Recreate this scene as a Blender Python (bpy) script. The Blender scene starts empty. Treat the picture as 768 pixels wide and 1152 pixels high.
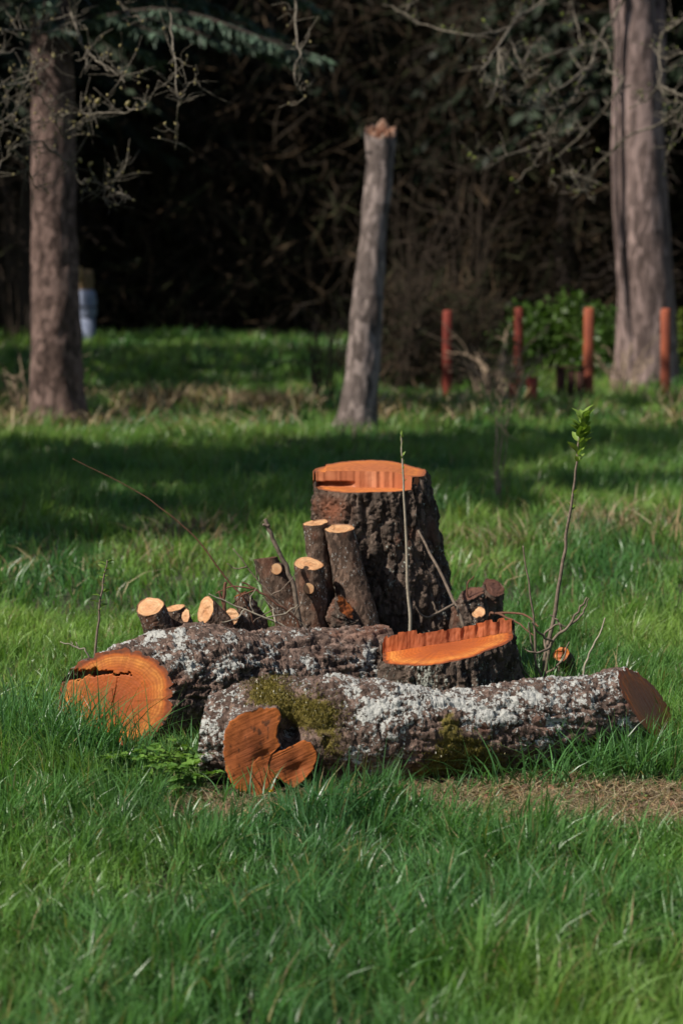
import bpy, math, random
import numpy as np
from mathutils import Vector

rng = np.random.default_rng(7)
random.seed(7)
scn = bpy.context.scene
COL = scn.collection

# ------------------------------------------------------------------ camera, sky, sun, exposure
CAM_H = 1.65
FPX = 2720.0                      # focal length in photo pixels (85 mm on a 36 mm tall sensor)
PITCH = math.atan(259 / FPX)
cam_d = bpy.data.cameras.new('camera')
cam = bpy.data.objects.new('camera', cam_d)
COL.objects.link(cam)
cam.location = (0, 0, CAM_H)
cam.rotation_euler = (math.pi / 2 - PITCH, 0, 0)
cam_d.sensor_fit = 'VERTICAL'
cam_d.sensor_height = 36
cam_d.sensor_width = 24
cam_d.lens = 85
cam_d.clip_start = 0.1
cam_d.clip_end = 2000
cam_d.dof.use_dof = True
cam_d.dof.focus_distance = 8.5
cam_d.dof.aperture_fstop = 3.2
scn.camera = cam

SUN_EL = math.radians(47)
SUN_AZ = Vector((-0.86, -0.51, 0)).normalized()          # towards the sun, on the ground
world = bpy.data.worlds.new('World')
scn.world = world
world.use_nodes = True
wn = world.node_tree
sky = wn.nodes.new('ShaderNodeTexSky')
sky.sky_type = 'NISHITA'
sky.sun_disc = False
sky.sun_elevation = SUN_EL
sky.sun_rotation = math.atan2(SUN_AZ.x, SUN_AZ.y)
bg = wn.nodes['Background']
bg.inputs[1].default_value = 0.062
wn.links.new(sky.outputs[0], bg.inputs[0])
sun_d = bpy.data.lights.new('sun', 'SUN')
sun_d.energy = 4.9
sun_d.angle = math.radians(0.53)
sun_d.color = (1.0, 0.93, 0.83)
sun = bpy.data.objects.new('sun', sun_d)
COL.objects.link(sun)
sdir = Vector((SUN_AZ.x * math.cos(SUN_EL), SUN_AZ.y * math.cos(SUN_EL), math.sin(SUN_EL)))
sun.rotation_euler = sdir.to_track_quat('Z', 'Y').to_euler()
sun.location = (-20, -12, 30)
scn.view_settings.view_transform = 'Standard'
scn.view_settings.look = 'None'
scn.view_settings.gamma = 1
scn.view_settings.exposure = 0.30
scn.view_settings.use_curve_mapping = False


def P(px, py, Y):
    """world point seen at photo pixel (px,py) on the vertical plane at distance Y"""
    xc, yc = (px - 384) / FPX, -(py - 576) / FPX
    c, s = math.cos(PITCH), math.sin(PITCH)
    d = np.array([xc, c + yc * s, -s + yc * c])
    return np.array([0, 0, CAM_H]) + d * (Y / d[1])


# ------------------------------------------------------------------ noise
def _h(ix, iy, iz, seed):
    n = (ix.astype(np.int64) * 374761393 + iy.astype(np.int64) * 668265263 + iz.astype(np.int64) * 2147483647 + seed * 1274126177)
    n = (n ^ (n >> 13)) * 1274126177
    n = n & 0x7fffffff
    n = (n ^ (n >> 16)) * 668265263 & 0x7fffffff
    return (n & 0xffffff) / float(0xffffff)


def vnoise(p, seed=0):
    i = np.floor(p).astype(np.int64)
    f = p - i
    u = f * f * (3 - 2 * f)
    r = 0
    for dx in (0, 1):
        for dy in (0, 1):
            for dz in (0, 1):
                w = (u[:, 0] if dx else 1 - u[:, 0]) * (u[:, 1] if dy else 1 - u[:, 1]) * (u[:, 2] if dz else 1 - u[:, 2])
                r = r + w * _h(i[:, 0] + dx, i[:, 1] + dy, i[:, 2] + dz, seed)
    return r * 2 - 1


def fbm(p, o=4, seed=0, g=0.5):
    r, a, t = 0, 1.0, 0
    for k in range(o):
        r = r + a * vnoise(p * (2.03 ** k) + k * 17.3, seed + k)
        t += a
        a *= g
    return r / t


def worley(p, seed=0):
    i = np.floor(p).astype(np.int64)
    d1 = np.full(len(p), 9.0)
    d2 = np.full(len(p), 9.0)
    idv = np.zeros(len(p))
    for dx in (-1, 0, 1):
        for dy in (-1, 0, 1):
            for dz in (-1, 0, 1):
                cx, cy, cz = i[:, 0] + dx, i[:, 1] + dy, i[:, 2] + dz
                q = np.stack([cx + _h(cx, cy, cz, seed), cy + _h(cx, cy, cz, seed + 1), cz + _h(cx, cy, cz, seed + 2)], 1)
                d = np.linalg.norm(p - q, axis=1)
                m = d < d1
                d2 = np.where(m, d1, np.minimum(d2, d))
                idv = np.where(m, _h(cx, cy, cz, seed + 3), idv)
                d1 = np.where(m, d, d1)
    return d1, d2, idv


def sstep(a, b, x):
    t = np.clip((x - a) / (b - a), 0, 1)
    return t * t * (3 - 2 * t)


def unit(v):
    v = np.asarray(v, float)
    return v / np.linalg.norm(v)


# ------------------------------------------------------------------ mesh helpers
def mesh_np(name, V, faces, mat, parent=None, loc=None, smooth=True, attrs=None, uv=None):
    V = np.asarray(V, np.float32)
    me = bpy.data.meshes.new(name)
    me.vertices.add(len(V))
    me.vertices.foreach_set('co', V.ravel())
    if not isinstance(faces, list):
        faces = [faces]
    faces = [np.asarray(f, np.int32) for f in faces if len(f)]
    loops = np.concatenate([f.ravel() for f in faces])
    starts, off = [], 0
    for f in faces:
        n, k = f.shape
        starts.append(np.arange(n) * k + off)
        off += n * k
    starts = np.concatenate(starts).astype(np.int32)
    me.loops.add(len(loops))
    me.polygons.add(len(starts))
    me.polygons.foreach_set('loop_start', starts)
    me.loops.foreach_set('vertex_index', loops.astype(np.int32))
    me.update(calc_edges=True)
    if smooth:
        me.polygons.foreach_set('use_smooth', np.ones(len(starts), bool))
    for k, a in (attrs or {}).items():
        a = np.asarray(a, np.float32)
        if a.ndim == 2 and a.shape[1] == 3:
            a = np.concatenate([a, np.ones((len(a), 1), np.float32)], 1)
        at = me.attributes.new(k, 'FLOAT_COLOR', 'POINT')
        at.data.foreach_set('color', a.ravel())
    if uv is not None:
        l = me.uv_layers.new(name='UVMap')
        l.data.foreach_set('uv', np.asarray(uv, np.float32)[loops].ravel())
    if mat is not None:
        me.materials.append(mat)
    o = bpy.data.objects.new(name, me)
    COL.objects.link(o)
    if parent is not None:
        o.parent = parent
    if loc is not None:
        o.location = loc
    return o


def tag(o, label, cat, group=None):
    o['label'] = label
    o['category'] = cat
    if group:
        o['group'] = group
    return o


def thing(name, label, cat, loc, group=None):
    o = bpy.data.objects.new(name, None)
    o.empty_display_size = 0.1
    COL.objects.link(o)
    o.location = tuple(float(c) for c in loc)
    return tag(o, label, cat, group)


def copy_tree(o, parent=None):
    c = o.copy()
    COL.objects.link(c)
    c.parent = parent
    for ch in list(o.children):
        copy_tree(ch, c)
    return c


def grid_faces(n, m, closed=True):
    i = np.arange(n - 1)[:, None]
    j = np.arange(m if closed else m - 1)[None, :]
    j2 = (j + 1) % m
    a = i * m + j
    b = i * m + j2
    c = (i + 1) * m + j2
    d = (i + 1) * m + j
    return np.stack([a, b, c, d], -1).reshape(-1, 4)


def catmull(pts, n):
    pts = np.asarray(pts, float)
    if len(pts) == 2:
        t = np.linspace(0, 1, n)[:, None]
        return pts[0] * (1 - t) + pts[1] * t
    p = np.vstack([2 * pts[0] - pts[1], pts, 2 * pts[-1] - pts[-2]])
    k = len(pts) - 1
    t = np.linspace(0, k, n)
    i = np.minimum(t.astype(int), k - 1)
    f = (t - i)[:, None]
    a, b, c, d = p[i], p[i + 1], p[i + 2], p[i + 3]
    return 0.5 * (2 * b + (c - a) * f + (2 * a - 5 * b + 4 * c - d) * f ** 2 + (3 * b - a - 3 * c + d) * f ** 3)


def frames(path):
    T = np.gradient(path, axis=0)
    T /= np.linalg.norm(T, axis=1, keepdims=True) + 1e-12
    up = np.array([0, 0, 1.0]) if abs(T[0][2]) < 0.8 else np.array([0, -1.0, 0])
    U = np.zeros_like(T)
    u = np.cross(up, T[0])
    u /= np.linalg.norm(u)
    for i in range(len(T)):
        u = u - T[i] * np.dot(u, T[i])
        u /= np.linalg.norm(u)
        U[i] = u
    return T, U, np.cross(T, U)


def tube(pts, radii, ns, nt, disp=None, outline=None, cut0=None, cut1=None):
    """rings along a curve; cut0/cut1 = (point, normal) planes that trim the two ends. returns V (ns*nt), path"""
    path = catmull(pts, ns)
    r = np.interp(np.linspace(0, 1, ns), np.linspace(0, 1, len(radii)), radii)
    T, U, W = frames(path)
    th = np.linspace(0, 2 * np.pi, nt, endpoint=False)
    c, s = np.cos(th), np.sin(th)
    ro = np.ones(nt) if outline is None else outline(th)
    ring = (U[:, None, :] * c[None, :, None] + W[:, None, :] * s[None, :, None])
    V = path[:, None, :] + ring * (r[:, None] * ro[None, :])[:, :, None]
    if disp is not None:
        V = V + ring * disp(V.reshape(-1, 3)).reshape(ns, nt)[:, :, None]
    frac = np.linspace(0, 1, ns)[:, None]
    for cut, end in ((cut0, 0), (cut1, -1)):
        if cut is None:
            continue
        pt, n = np.asarray(cut[0]), unit(cut[1])
        t = T[end]
        d = ((pt - V[end]) @ n) / np.dot(t, n)          # per line: distance to the plane along the axis
        w = frac if end == -1 else 1 - frac
        w = np.clip((w - 0.35) / 0.65, 0, 1)
        V = V + t[None, None, :] * (w * d[None, :])[:, :, None]
    return V.reshape(-1, 3), path, T


def face_disc(ring, normal, nr, depth=None, smooth_wood=True):
    """a cut surface spanned by the last ring of a tube"""
    c = ring.mean(0)
    n = unit(normal)
    U = np.cross([0, 0, 1.0], n)
    U = unit(U) if np.linalg.norm(U) > 0.05 else np.array([1.0, 0, 0])
    W = np.cross(n, U)
    rho = np.linspace(0.004, 1, nr)
    k = max(3, len(ring) // 9)
    ker = np.hanning(k + 2)[1:-1]
    ker /= ker.sum()
    dev = ring - c
    pad = np.vstack([dev[-k:], dev, dev[:k]])
    smo = np.stack([np.convolve(pad[:, i], ker, 'same')[k:-k] for i in range(3)], 1)
    if not smooth_wood:
        smo = dev
    else:
        lim = np.minimum(1, np.linalg.norm(dev, axis=1) / (np.linalg.norm(smo, axis=1) + 1e-9) * 1.02)
        smo = smo * lim[:, None]
    w_ = np.clip((rho - 0.93) / 0.07, 0, 1)[:, None, None]
    V = c + (smo[None] * (1 - w_) + dev[None] * w_) * rho[:, None, None]
    R = np.repeat(rho, len(ring))
    V = V.reshape(-1, 3)
    u, v = (V - c) @ U, (V - c) @ W
    if depth is not None:
        fade = np.clip((1 - R) / 0.03, 0, 1)
        V = V + n * (depth(u, v, R) * fade)[:, None]
    F = grid_faces(nr, len(ring))
    cap = np.arange(len(ring))[None, :]
    return V, F, np.stack([u, v], 1), R


# ------------------------------------------------------------------ materials
def new_mat(name):
    m = bpy.data.materials.new(name)
    m.use_nodes = True
    nt = m.node_tree
    b = nt.nodes['Principled BSDF']
    return m, nt, b


def nd(nt, t, **kw):
    n = nt.nodes.new(t)
    for k, v in kw.items():
        if k.startswith('i_'):
            n.inputs[int(k[2:])].default_value = v
        else:
            setattr(n, k, v)
    return n


def mixc(nt, fac, a, b, mode='MIX'):
    n = nt.nodes.new('ShaderNodeMix')
    n.data_type = 'RGBA'
    n.blend_type = mode
    for sock, val in ((n.inputs[0], fac), (n.inputs[6], a), (n.inputs[7], b)):
        if hasattr(val, 'is_linked') or hasattr(val, 'links'):
            nt.links.new(val, sock)
        else:
            sock.default_value = val if not isinstance(val, tuple) else (*val, 1.0)[:4]
    return n.outputs[2]


def math_n(nt, op, a, b=None, c=None):
    n = nt.nodes.new('ShaderNodeMath')
    n.operation = op
    for i, val in enumerate((a, b, c)):
        if val is None:
            continue
        if hasattr(val, 'links'):
            nt.links.new(val, n.inputs[i])
        else:
            n.inputs[i].default_value = val
    return n.outputs[0]


def noise_n(nt, vec, scale, detail=5, rough=0.6):
    n = nd(nt, 'ShaderNodeTexNoise')
    n.inputs['Scale'].default_value = scale
    n.inputs['Detail'].default_value = detail
    n.inputs['Roughness'].default_value = rough
    if vec is not None:
        nt.links.new(vec, n.inputs['Vector'])
    return n.outputs[0]


def ramp_n(nt, fac, stops):
    n = nd(nt, 'ShaderNodeValToRGB')
    el = n.color_ramp.elements
    while len(el) < len(stops):
        el.new(0.5)
    for e, (p, c) in zip(el, stops):
        e.position = p
        e.color = (c, c, c, 1) if not isinstance(c, tuple) else (*c, 1)
    nt.links.new(fac, n.inputs[0])
    return n.outputs[0]


def coords(nt, scale=(1, 1, 1), out='Object'):
    tc = nd(nt, 'ShaderNodeTexCoord')
    mp = nd(nt, 'ShaderNodeMapping')
    mp.inputs['Scale'].default_value = scale
    nt.links.new(tc.outputs[out], mp.inputs[0])
    return mp.outputs[0]


def bump(nt, b, h, strength=0.5, dist=0.01):
    n = nd(nt, 'ShaderNodeBump')
    n.inputs['Strength'].default_value = strength
    n.inputs['Distance'].default_value = dist
    nt.links.new(h, n.inputs['Height'])
    nt.links.new(n.outputs[0], b.inputs['Normal'])


def attr_n(nt, name):
    n = nd(nt, 'ShaderNodeAttribute')
    n.attribute_name = name
    s = nd(nt, 'ShaderNodeSeparateColor')
    nt.links.new(n.outputs['Color'], s.inputs[0])
    return n, s.outputs


def mat_bark(name, dark, light, lichen=(0.44, 0.44, 0.41), moss=(0.12, 0.095, 0.022), red=(0.2, 0.07, 0.035), vs=(1, 1, 1), sc=1.0):
    """attribute 'mask': R lichen, G moss, B exposed reddish inner bark, A free"""
    m, nt, b = new_mat(name)
    co = coords(nt, vs)
    n1 = noise_n(nt, co, 9 * sc, 6)
    n2 = noise_n(nt, co, 55 * sc, 5)
    n3 = noise_n(nt, co, 190 * sc, 3)
    base = mixc(nt, ramp_n(nt, n1, [(0.35, 0.0), (0.68, 1.0)]), dark, light)
    base = mixc(nt, ramp_n(nt, n2, [(0.4, 0.0), (0.75, 0.8)]), base, tuple(c * 1.5 + 0.01 for c in light))
    cell = nd(nt, 'ShaderNodeTexVoronoi')
    cell.inputs['Scale'].default_value = 48 * sc
    dv = nd(nt, 'ShaderNodeVectorMath', operation='ADD')
    nt.links.new(co, dv.inputs[0])
    sv_ = nd(nt, 'ShaderNodeVectorMath', operation='SCALE')
    nz_ = nd(nt, 'ShaderNodeTexNoise')
    nz_.inputs['Scale'].default_value = 40 * sc
    nt.links.new(co, nz_.inputs['Vector'])
    nt.links.new(nz_.outputs['Color'], sv_.inputs[0])
    sv_.inputs['Scale'].default_value = 0.035 / sc
    nt.links.new(sv_.outputs[0], dv.inputs[1])
    nt.links.new(dv.outputs[0], cell.inputs['Vector'])
    sepc = nd(nt, 'ShaderNodeSeparateColor')
    nt.links.new(cell.outputs['Color'], sepc.inputs[0])
    base = mixc(nt, math_n(nt, 'MULTIPLY', sepc.outputs[0], 0.55), base, tuple(c * 0.4 for c in dark))
    base = mixc(nt, math_n(nt, 'MULTIPLY', math_n(nt, 'GREATER_THAN', sepc.outputs[1], 0.72), 0.45), base, tuple(c * 1.9 + 0.02 for c in light))
    at, (r, g, bl) = attr_n(nt, 'mask')
    base = mixc(nt, bl, base, red)
    # crusty lichen: two sizes of blotch gate a fine speckle
    vor = nd(nt, 'ShaderNodeTexVoronoi')
    vor.inputs['Scale'].default_value = 85 * sc
    nt.links.new(co, vor.inputs['Vector'])
    sp = math_n(nt, 'ADD', n2, math_n(nt, 'MULTIPLY', n3, 0.7))
    sp = math_n(nt, 'SUBTRACT', sp, math_n(nt, 'MULTIPLY', vor.outputs[0], 0.45))
    lm = math_n(nt, 'ADD', sp, math_n(nt, 'SUBTRACT', math_n(nt, 'MULTIPLY', r, 0.74), 1.09))
    lm = ramp_n(nt, lm, [(0.0, 0.0), (0.10, 1.0)])
    lc = mixc(nt, n3, tuple(c * 0.55 for c in lichen), tuple(min(1, c * 1.35) for c in lichen))
    base = mixc(nt, lm, base, lc)
    mm = math_n(nt, 'ADD', n2, math_n(nt, 'SUBTRACT', math_n(nt, 'MULTIPLY', g, 1.1), 1.0))
    mm = ramp_n(nt, mm, [(0.0, 0.0), (0.15, 1.0)])
    base = mixc(nt, mm, base, mixc(nt, n3, tuple(c * 0.6 for c in moss), tuple(c * 1.7 for c in moss)))
    nt.links.new(base, b.inputs['Base Color'])
    b.inputs['Roughness'].default_value = 0.9
    b.inputs['Specular IOR Level'].default_value = 0.25
    h = math_n(nt, 'ADD', n2, math_n(nt, 'MULTIPLY', n3, 0.5))
    h = math_n(nt, 'ADD', h, math_n(nt, 'MULTIPLY', lm, 0.35))
    h = math_n(nt, 'ADD', h, math_n(nt, 'MULTIPLY', sepc.outputs[2], 0.6))
    bump(nt, b, h, 1.0, 0.009 / sc)
    return m


def mat_wood(name, heart, mid, sap, rim, ring_scale=260, saw=0.35, rough=0.55, stain=None, spec=0.3, sawv=(14, 320, 1), radial=0.35, ringf=0.3):
    """cut wood: UV = metres on the face, attribute 'mask'.R = distance from the pith 0..1"""
    m, nt, b = new_mat(name)
    uv = coords(nt, (1, 1, 1), 'UV')
    at, (r, g, bl) = attr_n(nt, 'mask')
    wob = noise_n(nt, uv, 9, 4)
    rr = math_n(nt, 'ADD', r, math_n(nt, 'MULTIPLY', math_n(nt, 'SUBTRACT', wob, 0.5), 0.16))
    colr = ramp_n(nt, rr, [(0.0, heart), (0.30, tuple(h * .6 + q * .4 for h, q in zip(heart, mid))), (0.62, mid), (0.84, sap), (0.915, mid), (0.95, rim)])
    # growth rings
    rings = math_n(nt, 'SINE', math_n(nt, 'MULTIPLY', rr, ring_scale * 0.42))
    rings = math_n(nt, 'MULTIPLY_ADD', rings, 0.5, 0.5)
    colr = mixc(nt, math_n(nt, 'MULTIPLY', rings, ringf), colr, tuple(c * 0.45 for c in mid), 'MIX')
    nrm = nd(nt, 'ShaderNodeVectorMath', operation='NORMALIZE')
    wrp = nd(nt, 'ShaderNodeVectorMath', operation='ADD')
    wrp.inputs[1].default_value = (0.012, 0.016, 0)
    nt.links.new(uv, wrp.inputs[0])
    nt.links.new(wrp.outputs[0], nrm.inputs[0])
    rad = noise_n(nt, nrm.outputs[0], 13, 6, 0.75)
    colr = mixc(nt, math_n(nt, 'MULTIPLY', ramp_n(nt, rad, [(0.50, 0.0), (0.66, 1.0)]), radial), colr, tuple(c * 0.5 for c in heart))
    # sawing marks and blotches
    sv = coords(nt, sawv, 'UV')
    sw = noise_n(nt, sv, 1.0, 5, 0.65)
    sw.node.inputs['Distortion'].default_value = 0.9
    colr = mixc(nt, math_n(nt, 'MULTIPLY', ramp_n(nt, sw, [(0.38, 0.0), (0.7, 1.0)]), saw), colr, tuple(c * 0.62 for c in heart))
    bl1 = noise_n(nt, uv, 26, 5)
    colr = mixc(nt, math_n(nt, 'MULTIPLY', ramp_n(nt, bl1, [(0.42, 0.0), (0.70, 1.0)]), 0.6), colr, stain or tuple(c * 0.6 for c in mid))
    bl2 = noise_n(nt, uv, 7, 4, 0.7)
    colr = mixc(nt, math_n(nt, 'MULTIPLY', ramp_n(nt, bl2, [(0.42, 0.0), (0.66, 1.0)]), 0.45), colr, tuple(c * 0.8 for c in heart))
    colr = mixc(nt, g, colr, (0.035, 0.018, 0.01))
    nt.links.new(colr, b.inputs['Base Color'])
    b.inputs['Roughness'].default_value = rough
    b.inputs['Specular IOR Level'].default_value = spec
    h = math_n(nt, 'ADD', math_n(nt, 'MULTIPLY', sw, 0.1 + saw), math_n(nt, 'MULTIPLY', bl1, 0.5))
    bump(nt, b, h, 0.6, 0.004)
    return m


def mat_leaf(name, tint=(1, 1, 1), trans=0.35, rough=0.5, attr='col', sheen=0.3):
    m, nt, b = new_mat(name)
    a = nd(nt, 'ShaderNodeAttribute')
    a.attribute_name = attr
    c = mixc(nt, 1.0, a.outputs['Color'], tint, 'MULTIPLY')
    nt.links.new(c, b.inputs['Base Color'])
    b.inputs['Roughness'].default_value = rough
    b.inputs['Specular IOR Level'].default_value = sheen
    tr = nd(nt, 'ShaderNodeBsdfTranslucent')
    c2 = mixc(nt, 1.0, c, (1.25, 1.35, 0.6), 'MULTIPLY')
    nt.links.new(c2, tr.inputs[0])
    mx = nd(nt, 'ShaderNodeMixShader')
    mx.inputs[0].default_value = trans
    nt.links.new(b.outputs[0], mx.inputs[1])
    nt.links.new(tr.outputs[0], mx.inputs[2])
    nt.links.new(mx.outputs[0], nt.nodes['Material Output'].inputs[0])
    return m


def mat_plain(name, c1, c2, scale=20, rough=0.85, vs=(1, 1, 1), bstr=0.4, bdist=0.01, spec=0.25):
    m, nt, b = new_mat(name)
    co = coords(nt, vs)
    n = noise_n(nt, co, scale, 6)
    nt.links.new(mixc(nt, ramp_n(nt, n, [(0.32, 0.0), (0.68, 1.0)]), c1, c2), b.inputs['Base Color'])
    b.inputs['Roughness'].default_value = rough
    b.inputs['Specular IOR Level'].default_value = spec
    bump(nt, b, n, bstr, bdist)
    return m


M_LOG = mat_bark('log_bark', (0.055, 0.034, 0.026), (0.155, 0.103, 0.08))
M_STUMP = mat_bark('stump_bark', (0.030, 0.021, 0.016), (0.10, 0.070, 0.052), lichen=(0.34, 0.35, 0.30), vs=(1, 1, 0.55))
M_STEM = mat_bark('stem_bark', (0.045, 0.028, 0.02), (0.105, 0.066, 0.045), vs=(1, 1, 0.5), sc=1.6)
M_WOOD = mat_wood('orange_wood', (0.30, 0.068, 0.022), (0.54, 0.13, 0.020), (0.74, 0.29, 0.06), (0.09, 0.035, 0.02), saw=0.12, stain=(0.40, 0.10, 0.03), radial=0.6, ringf=0.42)
M_WOOD_TOP = mat_wood('orange_wood_top', (0.50, 0.16, 0.06), (0.62, 0.19, 0.05), (0.72, 0.24, 0.045), (0.15, 0.06, 0.03), saw=0.4, ringf=0.45, radial=0.6, ring_scale=120, stain=(0.34, 0.09, 0.03))
M_WOOD_RED = mat_wood('weathered_red_wood', (0.20, 0.055, 0.02), (0.40, 0.115, 0.03), (0.52, 0.15, 0.032), (0.10, 0.045, 0.025), saw=0.6, rough=0.65, ring_scale=70, sawv=(26, 520, 1), spec=0.15, radial=0.45, ringf=0.3)
M_WOOD_BROWN = mat_wood('brown_wet_wood', (0.42, 0.15, 0.08), (0.60, 0.16, 0.045), (0.85, 0.19, 0.02), (0.62, 0.12, 0.02), saw=0.5, spec=0.12, rough=0.5, ring_scale=100)
M_WOOD_PALE = mat_wood('pale_wood', (0.52, 0.25, 0.11), (0.70, 0.43, 0.23), (0.72, 0.42, 0.20), (0.13, 0.07, 0.04), saw=0.4, ring_scale=60, stain=(0.48, 0.21, 0.09), ringf=0.45, radial=0.4)
M_WOOD_DULL = mat_wood('dull_brown_wood', (0.12, 0.06, 0.045), (0.16, 0.075, 0.05), (0.20, 0.09, 0.055), (0.08, 0.045, 0.03), saw=0.6, ring_scale=60, spec=0.15)
M_SNAGTOP = mat_wood('snag_top_wood', (0.26, 0.09, 0.04), (0.24, 0.15, 0.10), (0.28, 0.22, 0.18), (0.2, 0.16, 0.14), saw=0.6, ring_scale=20, stain=(0.12, 0.07, 0.05))
M_WOOD_RED2 = mat_wood('torn_ridge_wood', (0.36, 0.10, 0.04), (0.46, 0.12, 0.04), (0.50, 0.13, 0.04), (0.3, 0.09, 0.04), saw=0.25, rough=0.6, ring_scale=10, radial=0, ringf=0.0)
M_WOOD_WALL = mat_wood('step_wood', (0.34, 0.10, 0.04), (0.54, 0.20, 0.09), (0.62, 0.28, 0.15), (0.4, 0.14, 0.06), saw=0.15, ring_scale=10, stain=(0.35, 0.09, 0.03), radial=0, ringf=0.0)
M_TWIG = mat_plain('twig_bark', (0.10, 0.075, 0.055), (0.22, 0.17, 0.13), 60, bdist=0.002)
M_TWIG_RED = mat_plain('red_twig_bark', (0.10, 0.045, 0.028), (0.17, 0.08, 0.05), 60, bdist=0.002)
M_TWIG_PALE = mat_plain('pale_twig_bark', (0.24, 0.21, 0.16), (0.38, 0.33, 0.25), 60, bdist=0.002)
M_TWIG_GREY = mat_plain('lichen_twig_bark', (0.075, 0.062, 0.048), (0.20, 0.175, 0.135), 14, bdist=0.004)
M_TRUNK_SPRUCE = mat_bark('spruce_bark', (0.045, 0.028, 0.023), (0.15, 0.098, 0.083), vs=(1, 1, 0.6), sc=0.30)
M_TRUNK_GREY = mat_bark('grey_snag_bark', (0.07, 0.052, 0.045), (0.22, 0.175, 0.16), vs=(1, 1, 0.4), sc=0.33)
M_TRUNK_PALE = mat_bark('pale_tree_bark', (0.08, 0.055, 0.048), (0.23, 0.165, 0.15), vs=(1, 1, 0.3), sc=0.25)
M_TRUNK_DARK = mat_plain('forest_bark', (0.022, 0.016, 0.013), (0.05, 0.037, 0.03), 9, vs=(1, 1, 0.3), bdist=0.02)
M_NEEDLE = mat_leaf('spruce_needles', trans=0.08, rough=0.6)
M_LEAF = mat_leaf('green_leaf', trans=0.3, rough=0.45)
M_GRASS = mat_leaf('grass_blade', trans=0.36, rough=0.36, sheen=0.55)
M_DRY = mat_leaf('dry_blade', trans=0.15, rough=0.8)
M_TWIGMASS = mat_leaf('dead_twig_mass', trans=0.0, rough=0.95)


# ------------------------------------------------------------------ the ground
def ground_z(x, y):
    x, y = np.asarray(x, float), np.asarray(y, float)
    p = np.stack([x.ravel() * 0.35, y.ravel() * 0.35, np.zeros(x.size)], 1)
    n = vnoise(p, 3).reshape(x.shape)
    p2 = p * 5.1
    n2 = vnoise(p2, 5).reshape(x.shape)
    rise = 0.55 * sstep(31, 47, y) + 0.13 * np.exp(-((y - 29.6) / 1.2) ** 2) + 0.02 * np.clip(y - 50, 0, 400)
    amp = 0.018 + 0.05 * sstep(12, 25, y)
    near = sstep(0.5, 2.0, np.abs(y - 8.6))
    return rise + n * amp * near + n2 * 0.008


ys = np.unique(np.concatenate([np.linspace(-40, 4, 24), np.linspace(4, 14, 100), np.linspace(14, 50, 140), np.linspace(50, 90, 30), np.linspace(90, 700, 24)]))
xs = np.unique(np.concatenate([np.linspace(-350, -12, 24), np.linspace(-12, -3, 30), np.linspace(-3, 3, 90), np.linspace(3, 12, 30), np.linspace(12, 350, 24)]))
XX, YY = np.meshgrid(xs, ys)
ZZ = ground_z(XX, YY)
GV = np.stack([XX.ravel(), YY.ravel(), ZZ.ravel()], 1)


def patch_mask(x, y):
    """worn bare ground in front of the front log: 1 = bare"""
    p = np.stack([x * 2.2, y * 2.2, np.zeros(len(x))], 1)
    n = fbm(p, 3, 21)
    d = ((x - 0.68) / 1.05) ** 2 + ((y - 7.46 + 0.02 * x) / 0.43) ** 2
    a = sstep(1.3, 0.4, d + n * 0.95)
    yl = 7.89 + 0.22 * np.clip(x - 0.1, 0, 2)                      # line of the front log
    d2 = ((x - 0.33) / 0.58) ** 2 + ((y - yl + 0.12) / 0.36) ** 2
    return np.maximum(a * (y < yl), sstep(1.15, 0.6, d2 + n * 0.35))


pm = patch_mask(GV[:, 0], GV[:, 1])
m_ground, nt, b = new_mat('ground_soil')
co = coords(nt)
n1 = noise_n(nt, co, 6, 8)
n2 = noise_n(nt, co, 70, 5)
soil = mixc(nt, n2, (0.035, 0.022, 0.014), (0.14, 0.085, 0.055))
turf = mixc(nt, n1, (0.022, 0.035, 0.010), (0.05, 0.055, 0.018))
at, (r_, g_, b_) = attr_n(nt, 'mask')
nt.links.new(mixc(nt, r_, turf, soil), b.inputs['Base Color'])
b.inputs['Roughness'].default_value = 0.95
bump(nt, b, n2, 0.8, 0.02)
ground = mesh_np('ground', GV, grid_faces(len(ys), len(xs), False)[:, ::-1], m_ground, attrs={'mask': np.stack([pm, pm, pm], 1)})
ground['kind'] = 'structure'
ground['label'] = 'green meadow ground rising gently to the wood'


# ------------------------------------------------------------------ logs and stumps
def bark_log(p, seed, amp=1.0, ax=None):
    """plated, flaky bark"""
    q = p.copy()
    big = fbm(q * 4.5, 3, seed) * 0.022
    w = q + 0.020 * np.stack([fbm(q * 24, 3, seed + 5), fbm(q * 24, 3, seed + 6), fbm(q * 24, 3, seed + 7)], 1)
    d1, d2, idv = worley(w * 21, seed + 9)
    e1, e2, idw = worley(w * 55 + 3.1, seed + 13)
    plate = sstep(0.0, 0.10, d2 - d1) * (0.001 + 0.007 * idv) + sstep(0.0, 0.15, e2 - e1) * 0.0035 * idw
    fl = fbm(q * 85, 3, seed + 20, 0.7) * 0.0045
    ridge = -np.abs(fbm(q * 11, 4, seed + 30, 0.6)) * 0.013
    if ax is not None:
        qa = q - np.outer(q @ np.asarray(ax), ax) * 0.72
        fis = np.abs(fbm(qa * 17 + 0.35 * fbm(q * 12, 2, seed + 41)[:, None], 3, seed + 40, 0.6))
        ridge = ridge - 0.011 * (1 - sstep(0.0, 0.17, fis))
    return (big + plate + fl + ridge) * amp


def patches(V, seed):
    w = V + 0.03 * np.stack([fbm(V * 28, 3, seed), fbm(V * 28, 3, seed + 1), fbm(V * 28, 3, seed + 2)], 1)
    d1, d2, idv = worley(w * 13, seed + 5)
    e1, e2, ide = worley(w * 34 + 7.7, seed + 8)
    return np.maximum(sstep(0.62, 0.42, d1) * (idv > 0.52), 0.8 * sstep(0.6, 0.4, e1) * (ide > 0.68))


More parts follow.
